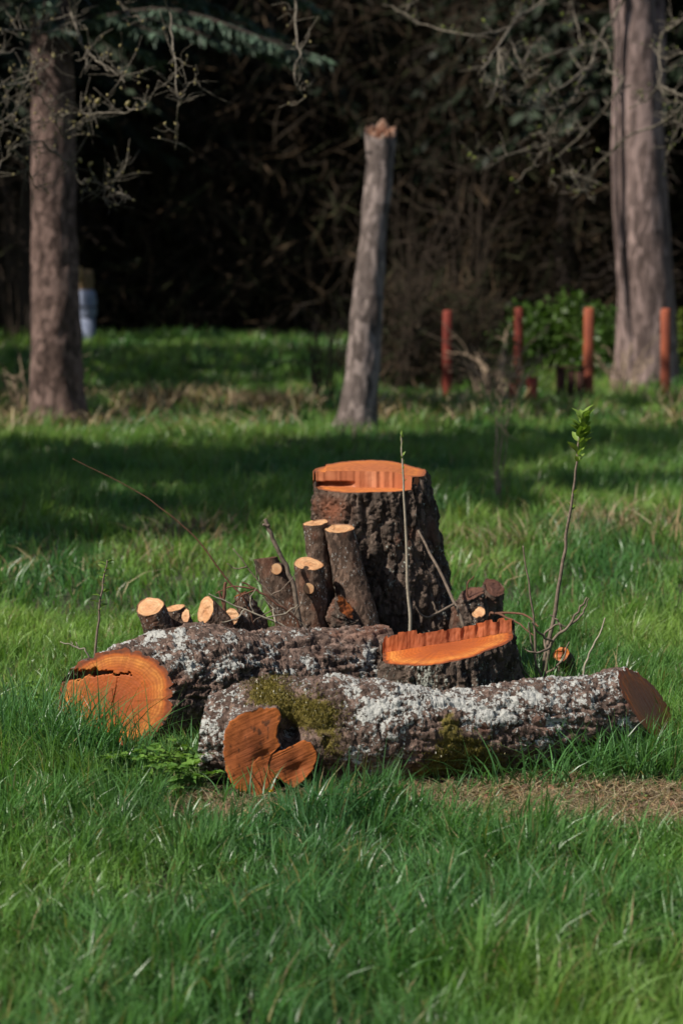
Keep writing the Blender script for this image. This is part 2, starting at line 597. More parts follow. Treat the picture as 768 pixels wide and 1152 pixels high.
def blob(V, c, r):
    return np.exp(-(((V - np.asarray(c)) / np.asarray(r)) ** 2).sum(1))


def masks(l, mo, re):
    return np.clip(np.stack([l, mo, re], 1), 0, 1)


# --- front log
root = thing('log', 'lichen-crusted log lying in front of the low stump, its split heart-shaped end rotted hollow', 'log', (0.25, 7.95, 0), 'felled logs')
base = np.array(root.location)
A, B = np.array([-0.445, 7.92, 0.160]), np.array([1.06, 8.26, 0.190])
pts = [A, np.array([-0.10, 7.90, 0.168]), np.array([0.16, 7.90, 0.158]), np.array([0.42, 7.98, 0.150]), np.array([0.72, 8.10, 0.166]), B]
ax = unit(B - A)
V, path, T = tube(pts, [0.135, 0.178, 0.178, 0.172, 0.164, 0.156, 0.150, 0.148, 0.144, 0.142], 400, 210, lambda v: bark_log(v, 11, ax=(0.976, 0.22, 0.0)) - 0.11 * blob(v, P(328, 822, 7.76), (0.034, 0.12, 0.05)) - 0.06 * blob(v, P(318, 890, 7.78), (0.03, 0.12, 0.03)),
                  cut0=(A, [-1, 0.15, 0.1]), cut1=(B, unit([1, -0.36, 0.62])))
hgt = bark_log(V, 11)
up = (V[:, 2] - 0.14) / 0.15
lich = 0.37 + 0.36 * patches(V, 151) + 0.45 * fbm(V * 8, 4, 51) + 0.16 * np.clip(up, -1, 1) + 5 * hgt
for (px, py, rr, s_) in ((420, 825, 0.15, 0.10), (640, 805, 0.14, 0.2), (440, 790, 0.12, 0.04), (590, 800, .1, .2), (500, 775, 0.1, 0.1)):
    lich += s_ * blob(V, P(px, py, 7.80), (rr, 0.25, 0.09))
mo = 0
for (px, py, rr, s_) in ((350, 800, 0.10, 1.0), (300, 780, 0.07, 0.9), (375, 835, 0.06, 0.7), (520, 850, 0.10, 1.0), (545, 870, 0.12, 0.8), (505, 815, 0.05, 0.7), (470, 870, 0.08, 0.55)):
    c_ = P(px, py, 7.80)
    mo = mo + s_ * blob(V, c_, (rr, 0.2, 0.06))
lich = np.clip(lich - 0.95 * np.clip(mo, 0, 1), 0, 1) * (1 - 0.75 * blob(V, P(660, 830, 8.05), (0.1, .3, .08)))
re = 0.75 * sstep(0.15, 0.5, fbm(V * 9, 3, 77)) * (up < 0.6) + 0.9 * blob(V, P(402, 850, 7.76), (0.02, .2, .025))
pale = blob(V, P(668, 815, 8.35), (0.09, .3, .1))
o = mesh_np('bark', V - base, grid_faces(400, 210), M_LOG, root, attrs={'mask': masks(lich, mo, re * 0.55)})
FRONT_V = V
ring = V[-210:]
fv, ff, fuv, fr = face_disc(ring, [1, -0.36, 0.62], 60, lambda u, v, R: 0.0025 * fbm(np.stack([u * 90, v * 6, u * 0], 1), 3, 3))
mesh_np('cut_face', fv - base, ff, M_WOOD_BROWN, root, attrs={'mask': np.stack([fr, fr * 0, fr * 0], 1)}, uv=np.stack([fuv[:, 1] * .8 + fuv[:, 0], fuv[:, 1] - .6 * fuv[:, 0]], 1))['label'] = 'dark brown slanting sawn end'
ring = V[:210][::-1]
fv, ff, fuv, fr = face_disc(ring, [-1, 0.15, 0.1], 40)
mesh_np('cut_face', fv - base, ff, M_WOOD_RED, root, attrs={'mask': np.stack([fr, fr * 0, fr * 0], 1)}, uv=fuv)


# heart-shaped split end: two lobes of torn wood with a hollow between them
def lobe(poly, Yf, back_c, back_scale, seed, nt_=260):
    poly = np.array(poly, float)
    c = poly.mean(0)
    ang = np.unwrap(np.arctan2(-(poly[:, 1] - c[1]), poly[:, 0] - c[0]))
    # resample the outline evenly by length so the notch stays sharp
    cl = np.vstack([poly, poly[:1]])
    L = np.concatenate([[0], np.cumsum(np.linalg.norm(np.diff(cl, axis=0), axis=1))])
    t = np.linspace(0, L[-1], nt_, endpoint=False)
    out = np.stack([np.interp(t, L, cl[:, 0]), np.interp(t, L, cl[:, 1])], 1)
    jag = 1 + 0.05 * fbm(np.stack([out[:, 0] * 0.35, out[:, 1] * 0.35, out[:, 0] * 0], 1), 3, seed, 0.7)
    out = c + (out - c) * jag[:, None]
    # the cut plane leans back a little
    R3 = np.array([P(a, b, Yf + 0.10 * (897 - b) / 100 + 0.0008 * (a - 295)) for a, b in out])
    return R3


heartL = [(296, 897), (308, 891), (311, 882), (304, 871), (301, 860), (305, 848), (316, 839), (311, 829), (313, 816), (317, 807), (311, 796), (291, 797), (272, 803), (258, 812), (252, 826), (251, 842), (254, 866), (262, 886), (280, 894)]
heartR = [(330, 887), (341, 879), (350, 869), (356, 857), (356, 846), (351, 836), (342, 832), (334, 836), (322, 842), (306, 848), (290, 852), (282, 862), (288, 872), (304, 874), (314, 876), (322, 881)]
n_end = unit([-0.16, -0.95, 0.10])
for k, (poly, bc) in enumerate(((heartL, P(290, 835, 7.95)), (heartR, P(322, 850, 7.95)))):
    R3 = lobe(poly, 7.605 + 0.0015 * k, None, 1, 90 + k)
    R3 = R3[::-1]
    cen = R3.mean(0)
    nt_ = len(R3)
    rows = []
    for i, t in enumerate(np.linspace(0, 1, 26)):
        sc = 1 + 0.04 * math.sin(min(t * 3, 1) * 1.57) - (0.05 + 0.35 * k) * t
        back = cen * (1 - t) + np.array([bc[0], 7.93, 0.15 - 0.10 * k]) * t
        rows.append(back + (R3 - cen) * sc)
    V = np.array(rows[::-1]).reshape(-1, 3)
    V += (0.5 * bark_log(V, 31 + k) * np.clip(1 - np.repeat(np.linspace(0, 1, 26), nt_) ** 8, 0, 1))[:, None] * unit([-0.3, -0.3, 0.7])
    mo = 0.8 * blob(V, P(330, 800, 7.76), (0.06, 0.25, 0.06)) + 0.2 * blob(V, P(300, 790, 7.76), (0.06, .2, .05))
    li = np.clip(0.55 + 0.5 * fbm(V * 8, 3, 9) - mo, 0, 1)
    stub_o = mesh_np('branch_stub', V - base, grid_faces(26, nt_), M_LOG, root, attrs={'mask': masks(li, mo, li * 0)})
    fib = lambda u, v, R: 0.0013 * fbm(np.stack([(u * 0.45 - v * 0.9) * 260, (u * .9 + v * .45) * 9, u * 0], 1), 3, 60 + k) + 0.008 * fbm(np.stack([u * 18, v * 18, u * 0], 1), 3, 61) - 0.02 * np.exp(-((u - 0.03) ** 2 + (v + 0.02) ** 2) / 0.0006)
    fv, ff, fuv, fr = face_disc(R3, n_end, 70, fib, smooth_wood=False)
    dark = np.clip(0.75 * sstep(0.25, 0.5, fbm(fv * [55, 55, 25], 3, 15)) + 0.7 * sstep(0.1, 0.5, fbm(fv * 40, 3, 8)) * np.exp(-((fv[:, 0] - P(298, 855, 7.8)[0]) ** 2 + (fv[:, 2] - P(298, 855, 7.8)[2]) ** 2) / 0.0012), 0, 1)
    mesh_np('split_face', fv - base, ff, M_WOOD_RED, stub_o, attrs={'mask': np.stack([fr * 0.85, dark, fr * 0], 1)},
            uv=np.stack([fuv[:, 0] * 0.9 + fuv[:, 1] * 0.45, -fuv[:, 0] * 0.45 + fuv[:, 1] * 0.9], 1))['label'] = 'torn reddish lobe of the rotted end'

# --- rear log
root = thing('log', 'thick log with a bright orange cracked sawn end standing in tall grass', 'log', (-0.3, 8.85, 0), 'felled logs')
base = np.array(root.location)
A, B = np.array([-0.80, 8.50, 0.176]), np.array([0.175, 9.10, 0.168])
nA = unit([-0.34, -0.93, 0.10])
pts = [A, A * .75 + B * .25 + [0.0, 0.0, 0.02], A * .45 + B * .55 + [0, 0, 0.008], B + [0, 0, 0.004]]
V, path, T = tube(pts, [0.174, 0.190, 0.207, 0.204, 0.195, 0.186, 0.182], 300, 200, lambda v: bark_log(v, 41, 1.25, ax=(0.85, 0.524, 0.0)), cut0=(A, nA), cut1=(B, [0.9, 0.4, 0.05]))
hgt = bark_log(V, 41)
up = (V[:, 2] - 0.17) / 0.17
lich = 0.14 + 0.45 * patches(V, 161) + 0.5 * fbm(V * 7, 4, 52) + 0.16 * up + 5 * hgt
re = 0.7 * sstep(0.1, 0.45, fbm(V * 8, 3, 78))
mesh_np('bark', V - base, grid_faces(300, 200), M_LOG, root, attrs={'mask': masks(lich, 0 * lich, re * 0.5)})
ring = V[:200][::-1]
rc = ring.mean(0)


def crack(u, v, R):
    j = 0.006 * vnoise(np.stack([u * 120, u * 0, u * 0], 1), 5) + 0.003 * vnoise(np.stack([u * 420, u * 0, u * 0], 1), 6)
    line = 0.088 + 0.02 * (u < -0.085) * (u + 0.085) * 10 + j
    w = 0.0012 + 0.0045 * sstep(0.03, -0.07, u) + 0.010 * np.exp(-((u + 0.088) / 0.012) ** 2) + 0.010 * sstep(-0.11, -0.14, u)
    w = np.where(u > 0.06, 0, w)
    c1 = sstep(w + 0.0025, w, np.abs(v - line)) * (u < 0.06)
    c2 = 0.5 * sstep(0.0025, 0.0008, np.abs(u + 0.005 - 0.18 * (v - .02) + 0.3 * j)) * ((v < 0.075) & (v > -0.03))
    c3 = sstep(0.003, 0.001, np.abs(u - 0.075 - 0.1 * v + j * .4)) * ((v < 0.04) & (v > -0.12))
    return -0.05 * c1 - 0.008 * c2 + 0.0006 * fbm(np.stack([u * 90, v * 90, u * 0], 1), 2, 4)


fv, ff, fuv, fr = face_disc(ring, nA, 110, crack)
dk = sstep(-0.004, -0.012, crack(fuv[:, 0], fuv[:, 1], fr))
mesh_np('cut_face', fv - base, ff, M_WOOD, root, attrs={'mask': np.stack([fr, dk * 0.85, dk * 0], 1)}, uv=fuv)['label'] = 'bright orange sawn end with a dark ragged crack'
fv, ff, fuv, fr = face_disc(V[-200:], [0.9, 0.4, 0.05], 30)
mesh_np('cut_face', fv - base, ff, M_WOOD_RED, root, attrs={'mask': np.stack([fr, fr * 0, fr * 0], 1)}, uv=fuv)


# --- stumps with a felling notch: front half sawn low, back half a step higher
def bark_stump(p, seed, amp=1.0):
    q = p * np.array([1, 1, 0.33])
    w = q + 0.015 * np.stack([fbm(q * 22, 2, seed + 5), fbm(q * 22, 2, seed + 6), q[:, 2] * 0], 1)
    d1, d2, idv = worley(w * 23, seed)
    plate = sstep(0.0, 0.30, d2 - d1) * (0.008 + 0.012 * idv)
    q2 = p * np.array([1, 1, 0.22])
    fur = np.abs(fbm(q2 * 19 + 0.4 * fbm(p * 9, 2, seed + 30)[:, None], 3, seed + 31, 0.6))
    return (0.8 * plate + 0.015 * fbm(p * 7, 3, seed + 2) + 0.011 * fbm(p * 75, 3, seed + 3, 0.75) - 0.020 * (1 - sstep(0, 0.22, fur))) * amp


def block_of(a):
    a = np.asarray(a, float)
    return np.floor((a + 0.3 + 0.030 * np.sin(a * 37 + 1) + 0.017 * np.sin(a * 83)) / 0.043)


def make_stump(root, cx, cy, prof, zlow, step_fn, chord_fn, slope, nz, nt_, seed, lichen_fn, wood, nw=12, lean=(0, 0), us=0.0, wf=1.0, rc_n=0.0, wall_label='', red_spots=()):
    base = np.array(root.location)
    th = np.linspace(0, 2 * np.pi, nt_, endpoint=False)
    lump = 1 + 0.035 * np.sin(3 * th + seed) + 0.02 * np.sin(5 * th + 2 * seed) + 0.012 * np.sin(9 * th)
    flare = lambda z: 0.10 * np.exp(-z / 0.12) * np.clip(np.sin(5 * th + seed), 0, 1)
    ztop = prof[-1][0]
    rt = prof[-1][1]
    zz = np.array([p_[0] for p_ in prof])
    rr = np.array([p_[1] for p_ in prof])
    top = np.stack([np.cos(th), np.sin(th)], 1) * (rt * lump)[:, None]
    side = np.array([step_fn(a) + us * (b_ - chord_fn(a)) if b_ > chord_fn(a) else 0.0 for a, b_ in top])
    zt = zlow + slope[0] * top[:, 0] + slope[1] * top[:, 1] + side
    rows = []
    for i in range(nz):
        f = i / (nz - 1)
        z = -0.04 + (zt + 0.04) * f
        r = np.interp(np.clip(z, 0, ztop), zz, rr) * lump + flare(np.maximum(z, 0))
        r = np.where(z > ztop, rt * lump, r)
        rows.append(np.stack([cx + r * np.cos(th) + lean[0] * (z - zlow), cy + r * np.sin(th) + lean[1] * (z - zlow), z], 1))
    V = np.array(rows).reshape(-1, 3)
    N = np.tile(np.stack([np.cos(th), np.sin(th), 0 * th], 1), (nz, 1))
    rim = np.clip((1 - np.repeat(np.linspace(0, 1, nz), nt_)) / 0.03, 0, 1)
    V = V + N * (bark_stump(V, seed) * (0.35 + 0.65 * rim))[:, None]
    li, mo, re = lichen_fn(V)
    mesh_np('bark', V - base, grid_faces(nz, nt_), wood[0], root, attrs={'mask': masks(li, mo, re)})
    # outline of the top, just inside the bark's last row
    last = V[-nt_:, :2] - [cx, cy]
    ta = np.arctan2(last[:, 1], last[:, 0])
    od = np.argsort(ta)
    ta, la = ta[od], np.linalg.norm(last, axis=1)[od]
    Rf = lambda t: np.interp(t, ta, la, period=2 * np.pi)

    def bound(s, sgn):
        t = np.zeros_like(s)
        for _ in range(12):
            t = sgn * np.sqrt(np.maximum(Rf(np.arctan2(t if _ else sgn * 0.2 + 0 * s, s)) ** 2 - s ** 2, 0))
        return t
    rl, rr_ = Rf(np.array([np.pi]))[0], Rf(np.array([0.0]))[0]
    ns = 150
    s = np.linspace(-rl * 0.999, rr_ * 0.999, ns)
    tf, tb = bound(s, -1), bound(s, 1)
    tc = np.clip(np.array([chord_fn(a) for a in s]), tf, tb)
    jag = 0.006 * fbm(np.stack([s * 60, s * 0, s * 0], 1), 3, seed + 60)
    tc = np.clip(tc + jag, tf, tb)
    st = np.array([step_fn(a) for a in s])
    nf, nb = 26, 22
    Vf, Rf_ = [], []
    plane = lambda a, b_: zlow + slope[0] * a + slope[1] * b_

    def add(tt, dz):
        z = plane(s, tt) + dz
        Vf.append(np.stack([cx + s, cy + tt, z], 1))
        Rf_.append(np.sqrt(s ** 2 + tt ** 2) / Rf(np.arctan2(tt, s)))
    for i in range(nf):
        add(tf + (tc - tf) * i / (nf - 1), 0.0015 * fbm(np.stack([s * 20, 0 * s + i * 1.7, s * 0], 1), 2, seed))
    n0 = len(Vf)
    lowV = np.array(Vf).reshape(-1, 3)
    lowR = np.concatenate(Rf_)
    Vf, Rf_ = [], []
    for i in range(nw):
        f = i / (nw - 1)
        blk = block_of(s)
        fib = wf * (0.014 * ((np.sin(blk * 78.233) * 43758.5) % 1.0) * min(1, 0.3 + f) + 0.0025 * fbm(np.stack([s * 140, 0 * s + f * 4, s * 0], 1), 3, seed + 4))
        rec = rc_n * 0.06 * sstep(-0.06, -0.13, s) * (0.05 < f < 0.32)
        add(np.clip(tc + fib + rec, tf, tb), st * f)
    wallV = np.array(Vf).reshape(-1, 3)
    wallR = np.concatenate(Rf_)
    last_t = np.clip(tc + fib, tf, tb)
    Vf, Rf_ = [], []
    for i in range(nb):
        add(last_t + (tb - last_t) * i / (nb - 1), st * 1.0 + us * (tb - last_t) * i / (nb - 1) + 0.0015 * fbm(np.stack([s * 20, 0 * s + i * 1.3, s * 0], 1), 2, seed + 1) * (i > 0))
    upV = np.array(Vf).reshape(-1, 3)
    upR = np.concatenate(Rf_)
    o1 = mesh_np('cut_face', lowV - base, grid_faces(nf, ns, False), wood[1], root, attrs={'mask': np.stack([lowR, lowR * 0, lowR * 0], 1)}, uv=lowV[:, :2] - [cx, cy])
    o2 = mesh_np('hinge_wood', wallV - base, grid_faces(nw, ns, False), wood[2], root, attrs={'mask': np.stack([np.tile(np.clip(0.45 + 0.7 * fbm(np.stack([s * 16, s * 0, s * 0], 1), 2, seed + 70), 0, 0.9), nw), wallR * 0, wallR * 0], 1)},
                 uv=np.stack([(wallV[:, 2] - zlow) * 0.6, (wallV[:, 0] - cx) * 0.45], 1))
    o3 = mesh_np('cut_face', upV - base, grid_faces(nb, ns, False), wood[3], root, attrs={'mask': np.stack([upR, upR * 0, upR * 0], 1)}, uv=upV[:, :2] - [cx, cy])
    if wall_label:
        o2['label'] = wall_label
    return V


# tall stump
TC = P(418, 527, 9.9)
root = thing('tree_stump', 'tall dark-barked stump with a stepped orange top, cut stems leaning at its foot', 'tree stump', (TC[0] + 0.05, 9.9, 0), 'sawn tree stumps')


def lf_tall(V):
    li = 0.25 + 0.55 * fbm(V * 9, 3, 61) + 0.18 * sstep(0.1, 0.3, V[:, 0] - TC[0])
    mo = 0.5 * blob(V, P(435, 600, 9.65), (0.03, 0.2, 0.05)) * 0
    re = 0.9 * blob(V, P(372, 575, 9.68), (0.06, 0.25, 0.055)) + 0.35 * sstep(0.3, 0.6, fbm(V * 8, 2, 3))
    return li, mo + 0 * li, re


make_stump(root, TC[0], 9.9, [(0, 0.33), (0.1, 0.30), (0.3, 0.272), (0.6, 0.250), (0.83, 0.234)], 0.822,
           lambda a: 0.066 - 0.02 * sstep(0.05, 0.22, a) - (0.0 if a > -0.19 else 0.006),
           lambda a: -0.09 - 0.22 * a - 0.7 * max(0, a - 0.09), (0.02, 0.065), 240, 260, 3, lf_tall, (M_STUMP, M_WOOD_TOP, M_WOOD_WALL, M_WOOD_TOP), lean=(-0.11, 0.0), wf=0.2, rc_n=1.0,
           wall_label='pinkish orange step left by the felling cut')

# low stump
SC_ = P(501, 724, 8.82)
root = thing('tree_stump', 'low stump with a tilted bright orange top and a ragged ridge of torn wood', 'tree stump', (SC_[0], 8.82, 0), 'sawn tree stumps')


def lf_low(V):
    li = 0.42 + 0.55 * fbm(V * 10, 3, 63)
    return li, 0.25 * sstep(0.1, 0.5, fbm(V * 7, 2, 5)), 0 * li


def low_step(a):
    k = float(block_of(a))
    j = (math.sin(k * 12.9898) * 43758.5453) % 1.0
    h = 0.043 + 0.014 * j
    if a < -0.105:
        h += 0.016 - (0.03 * max(0, -a - 0.2) / 0.05)
    return h


make_stump(root, SC_[0], 8.82, [(0, 0.285), (0.1, 0.268), (0.2, 0.254), (0.32, 0.240)], SC_[2],
           low_step, lambda a: 0.01, (0.165, 0.13), 110, 260, 8, lf_low, (M_STUMP, M_WOOD, M_WOOD_RED2, M_WOOD_TOP), us=-0.42, wall_label='ragged upright ridge of torn reddish wood')


# ------------------------------------------------------------------ cut stems and stubs
def stub(name, label, pix, rad, cutn, wood=M_WOOD_PALE, bark=M_STEM, seed=0, group='sawn stems round the tall stump', ns=60, nt_=48, cat='stem', base_xyz=None, side=None, amp=0.35, rmax_bark=0.93):
    """pix: list of (px, py, Y) from the foot to the cut"""
    pts = [P(*q) for q in pix]
    if base_xyz is not None:
        pts = [np.array(base_xyz)] + pts
    root = thing(name, label, cat, (pts[0][0], pts[0][1], 0), group)
    base = np.array(root.location)
    V, path, T = tube(pts, rad, ns, nt_, lambda v: bark_log(v * 1.6, seed + 200, amp), outline=lambda t: 1 + 0.07 * np.sin(2 * t + seed) + 0.04 * np.sin(3 * t + 2 * seed) + 0.02 * np.sin(7 * t), cut1=(pts[-1], cutn))
    li = 0.35 + 0.4 * fbm(V * 14, 3, seed)
    mesh_np('bark', V - base, grid_faces(ns, nt_), bark, root, attrs={'mask': masks(li, 0 * li, 0.3 * sstep(0.1, .5, fbm(V * 20, 2, seed + 3)))})
    fv, ff, fuv, fr = face_disc(V[-nt_:], cutn, 22, lambda u, v, R: 0.0035 * fbm(np.stack([u * 60, v * 110, u * 0], 1), 3, seed) - 0.004 * (vnoise(np.stack([u * 22, v * 22, u * 0], 1), seed + 2) > 0.25))
    mesh_np('cut_face', fv - base, ff, wood, root, attrs={'mask': np.stack([fr, fr * 0, fr * 0], 1)}, uv=fuv)
    if side is not None:
        (spx, spy, sY), r_, n_, ln = side
        c_ = P(spx, spy, sY)
        n_ = unit(n_)
        V2, _, _ = tube([c_ - n_ * ln, c_ - n_ * ln * .4, c_], [r_ * 1.25, r_ * 1.08, r_], 16, 28, lambda v: bark_log(v * 2, seed + 9, 0.15))
        sb = mesh_np('side_branch', V2 - base, grid_faces(16, 28), bark, root, attrs={'mask': masks(0 * V2[:, 0] + .2, 0 * V2[:, 0], 0 * V2[:, 0])})
        fv, ff, fuv, fr = face_disc(V2[-28:], n_, 10)
        mesh_np('cut_face', fv - base, ff, M_WOOD_PALE, sb, attrs={'mask': np.stack([fr, fr * 0, fr * 0], 1)}, uv=fuv)
    return root


stub('cut_stem', 'tall sawn stem partly hidden behind the thicker stem leaning on the stump', [(372, 790, 9.52), (366, 700, 9.53), (360, 640, 9.55), (355, 588, 9.57)], [0.055, 0.048, 0.045, 0.045], [-0.1, -0.16, 1], seed=1)
stub('cut_stem', 'thick tall sawn stem with a pale oval cut leaning against the tall stump', [(412, 790, 9.44), (405, 700, 9.46), (393, 650, 9.5), (381, 594, 9.54)], [0.068, 0.066, 0.060, 0.055], [-0.05, -0.22, 1], seed=2)
stub('cut_stem', 'sawn stem with a pale notched top and a round side cut below it', [(352, 790, 9.40), (351, 710, 9.40), (350, 670, 9.40), (347, 634, 9.40)], [0.065, 0.062, 0.058, 0.055], [0.02, -0.35, 1], seed=3, side=((347, 662, 9.325), 0.020, [-0.05, -1, 0.1], 0.05))
stub('cut_stem', 'leaning sawn stem with a dark top and a round pale side cut', [(338, 795, 9.50), (330, 705, 9.50), (315, 665, 9.50), (299, 628, 9.50)], [0.085, 0.075, 0.062, 0.048], [-0.12, 0.08, 1], wood=M_WOOD_DULL, seed=4, side=((311, 640, 9.44), 0.022, [-0.15, -1, 0.15], 0.05))
stub('cut_stem', 'twisted dark broken stub among the thin dry twigs', [(290, 800, 9.32), (287, 715, 9.32), (280, 690, 9.30), (271, 668, 9.30)], [0.07, 0.055, 0.042, 0.016], [-0.5, 0.0, 1], wood=M_WOOD_RED, seed=5, amp=0.7)
stub('cut_stem', 'short stub with a round pale cut facing forward beside the split stub', [(285, 790, 9.30), (277, 715, 9.22), (268, 701, 9.16), (260, 694, 9.12)], [0.05, 0.042, 0.034, 0.032], [-0.45, -1, 0.25], seed=6)
stub('cut_stem', 'slanting stub with a split two-level pale cut', [(262, 800, 9.10), (250, 716, 9.12), (241, 698, 9.12), (231, 686, 9.11)], [0.062, 0.055, 0.050, 0.045], [-0.75, -0.65, 0.42], seed=7)
stub('cut_stem', 'small grey stub with a rough flat top between two pale cut stubs', [(206, 800, 9.06), (203, 715, 9.06), (199, 698, 9.06), (196, 684, 9.06)], [0.055, 0.048, 0.042, 0.038], [-0.2, -0.2, 1], wood=M_WOOD_PALE, seed=8)
stub('cut_stem', 'thick stub with a big round pale cut at the outer end of the row', [(188, 800, 8.98), (179, 715, 8.97), (174, 697, 8.96), (168, 682, 8.95)], [0.062, 0.056, 0.052, 0.050], [-0.28, -0.52, 0.8], seed=9)
stub('cut_stem', 'tiny pale cut stub peeping out beside the small grey stub', [(214, 800, 9.0), (213, 712, 8.99), (211, 700, 8.985), (209, 692, 8.98)], [0.025, 0.022, 0.02, 0.018], [-0.4, -0.8, 0.4], seed=10, nt_=30)
# right of the tall stump
stub('cut_stem', 'dark weathered stub with a round brown top right of the tall stump', [(545, 795, 9.75), (548, 700, 9.75), (550, 680, 9.75), (556, 661, 9.75)], [0.07, 0.062, 0.055, 0.05], [0.35, -0.45, 0.8], wood=M_WOOD_DULL, bark=M_STUMP, seed=11, amp=0.8)
stub('cut_stem', 'dark knobbly stub tucked against the tall stump', [(520, 795, 9.62), (524, 700, 9.62), (528, 680, 9.62), (531, 668, 9.62)], [0.08, 0.072, 0.066, 0.05], [-0.1, -0.35, 1], wood=M_WOOD_DULL, bark=M_STUMP, seed=12, amp=1.3)
stub('cut_stem', 'little dark stub with a pale torn tip behind the low stump', [(540, 795, 9.5), (540, 720, 9.5), (540, 700, 9.5), (538, 689, 9.5)], [0.032, 0.028, 0.026, 0.024], [-0.15, -0.6, 0.8], seed=13, nt_=30)
stub('cut_stem', 'small stub with an orange round cut sunk in grass by the sapling', [(640, 800, 9.25), (637, 750, 9.2), (634, 742, 9.13), (631, 736, 9.07)], [0.035, 0.032, 0.03, 0.028], [-0.35, -0.9, 0.25], wood=M_WOOD, seed=14, nt_=32)
stub('root_chunk', 'broken root chunk with a torn orange patch between the sawn stems', [(386, 795, 9.36), (386, 715, 9.36), (384, 698, 9.36), (388, 683, 9.36)], [0.05, 0.055, 0.05, 0.022], [0.75, -0.55, 0.65], wood=M_WOOD_RED, bark=M_STUMP, seed=15, amp=1.6, cat='root', group=None)


# ------------------------------------------------------------------ thin sticks, saplings
def rope(ptsl, radsl, nt_=7, step=None):
    """join several tapered tubes into one mesh"""
    Vs, Fs, off = [], [], 0
    for pts, rads in zip(ptsl, radsl):
        ns = max(6, (len(pts) - 1) * 5)
        V, _, _ = tube(pts, rads, ns, nt_)
        Vs.append(V)
        Fs.append(grid_faces(ns, nt_) + off)
        off += len(V)
        Vs.append(np.array([V[-nt_:].mean(0)]))
        tip = off
        j = np.arange(nt_)
        Fs.append(np.stack([off - nt_ + j, off - nt_ + (j + 1) % nt_, 0 * j + tip, 0 * j + tip], 1))
        off += 1
    F = np.vstack(Fs)
    tri = F[F[:, 2] == F[:, 3]][:, :3]
    return np.vstack(Vs), [F[F[:, 2] != F[:, 3]], tri]


def wob(pts, amp, seed):
    r = np.random.default_rng(seed)
    q = catmull(pts, len(pts) * 3)
    q[1:-1] += r.normal(0, amp, (len(q) - 2, 3))
    return q


def twig(name, label, pix, r0, r1, mat, cat='twig', group='loose twigs', seed=0, forks=(), amp=0.0016):
    pts = [P(*q) for q in pix]
    base = np.array([pts[0][0], pts[0][1], 0])
    root = thing(name, label, cat, base, group)
    V, F = rope([wob(pts, amp, seed)], [[r0, (r0 + r1) / 2, r1]])
    mesh_np('stem', V - base, F, mat, root)
    for k, fk in enumerate(forks):
        q = [P(*a) for a in fk]
        V, F = rope([wob(q, amp, seed + k + 1)], [[r0 * .7, r1 * .7]])
        mesh_np('side_twig', V - base, F, mat, root)
    return root


def leaf_mesh(name, L, W, col, fold=0.25, curl=0.3, lobes=False):
    """a small leaf with a midrib fold, pointing +X"""
    n = 5
    t = np.linspace(0, 1, n)
    w = W * np.sin(np.pi * t ** 0.8) * 0.5
    if lobes:
        w = w * (1 + 0.45 * np.array([0, 1, -0.5, 1, 0]))
    z = -curl * L * t ** 2
    mid = np.stack([t * L, 0 * t, z], 1)
    lft = np.stack([t * L, w, z + fold * w], 1)
    rgt = np.stack([t * L, -w, z + fold * w], 1)
    V = np.vstack([mid, lft, rgt])
    F = []
    for i in range(n - 1):
        F += [[i, i + 1, n + i + 1, n + i], [i + 1, i, 2 * n + i, 2 * n + i + 1]]
    o = mesh_np(name, V, np.array(F), M_LEAF, attrs={'col': np.tile(np.array(col, float), (len(V), 1))})
    me = o.data
    bpy.data.objects.remove(o)
    return me


LEAF_A = leaf_mesh('leaf', 0.055, 0.026, (0.13, 0.22, 0.03))
LEAF_B = leaf_mesh('leaf', 0.05, 0.022, (0.20, 0.30, 0.06), fold=0.5)
LEAF_C = leaf_mesh('leaf', 0.085, 0.045, (0.14, 0.26, 0.045), lobes=True)
LEAF_D = leaf_mesh('leaf', 0.075, 0.042, (0.09, 0.19, 0.035), lobes=True, curl=0.5)


def put_leaf(me, parent, pos, d, roll=0.0, scale=1.0):
    o = bpy.data.objects.new('leaf', me)
    COL.objects.link(o)
    o.parent = parent
    o.location = tuple(float(a) for a in pos)
    q = Vector(d).to_track_quat('X', 'Z')
    e = q.to_euler()
    e.rotate_axis('X', roll)
    o.rotation_euler = e
    o.scale = (scale,) * 3
    return o


# tall sapling right
sp = [(603, 812, 8.95), (607, 770, 8.95), (618, 715, 8.95), (630, 650, 8.95), (638, 600, 8.95), (645, 548, 8.95), (650, 510, 8.95), (655, 468, 8.95)]
pts = [P(*q) for q in sp]
base = np.array([pts[0][0], pts[0][1], 0])
sap = thing('sapling', 'slender sapling with a tuft of fresh green leaves at its tip', 'sapling', base)
V, F = rope([wob(pts, 0.002, 3)], [[0.010, 0.0075, 0.005, 0.003]], 8)
mesh_np('stem', V - base, F, M_TWIG, sap)
r = np.random.default_rng(5)
cp = catmull(pts, 200)
for i in range(64):
    t = 0.87 + 0.13 * r.random() ** 0.8 if i < 54 else (0.80 + 0.07 * r.random() if i < 60 else 0.60 + 0.09 * r.random())
    p_ = cp[min(199, int(t * 199))] - base
    a = r.random() * 6.28
    d = np.array([math.cos(a) * 0.75, math.sin(a) * 0.75, 0.9 + 0.4 * r.random()])
    put_leaf(LEAF_B if r.random() < 0.55 else LEAF_A, sap, p_ + 0.012 * unit(d) * r.random(), d, r.normal(0, 0.5), 0.75 + 0.5 * r.random() if i < 60 else 0.6)

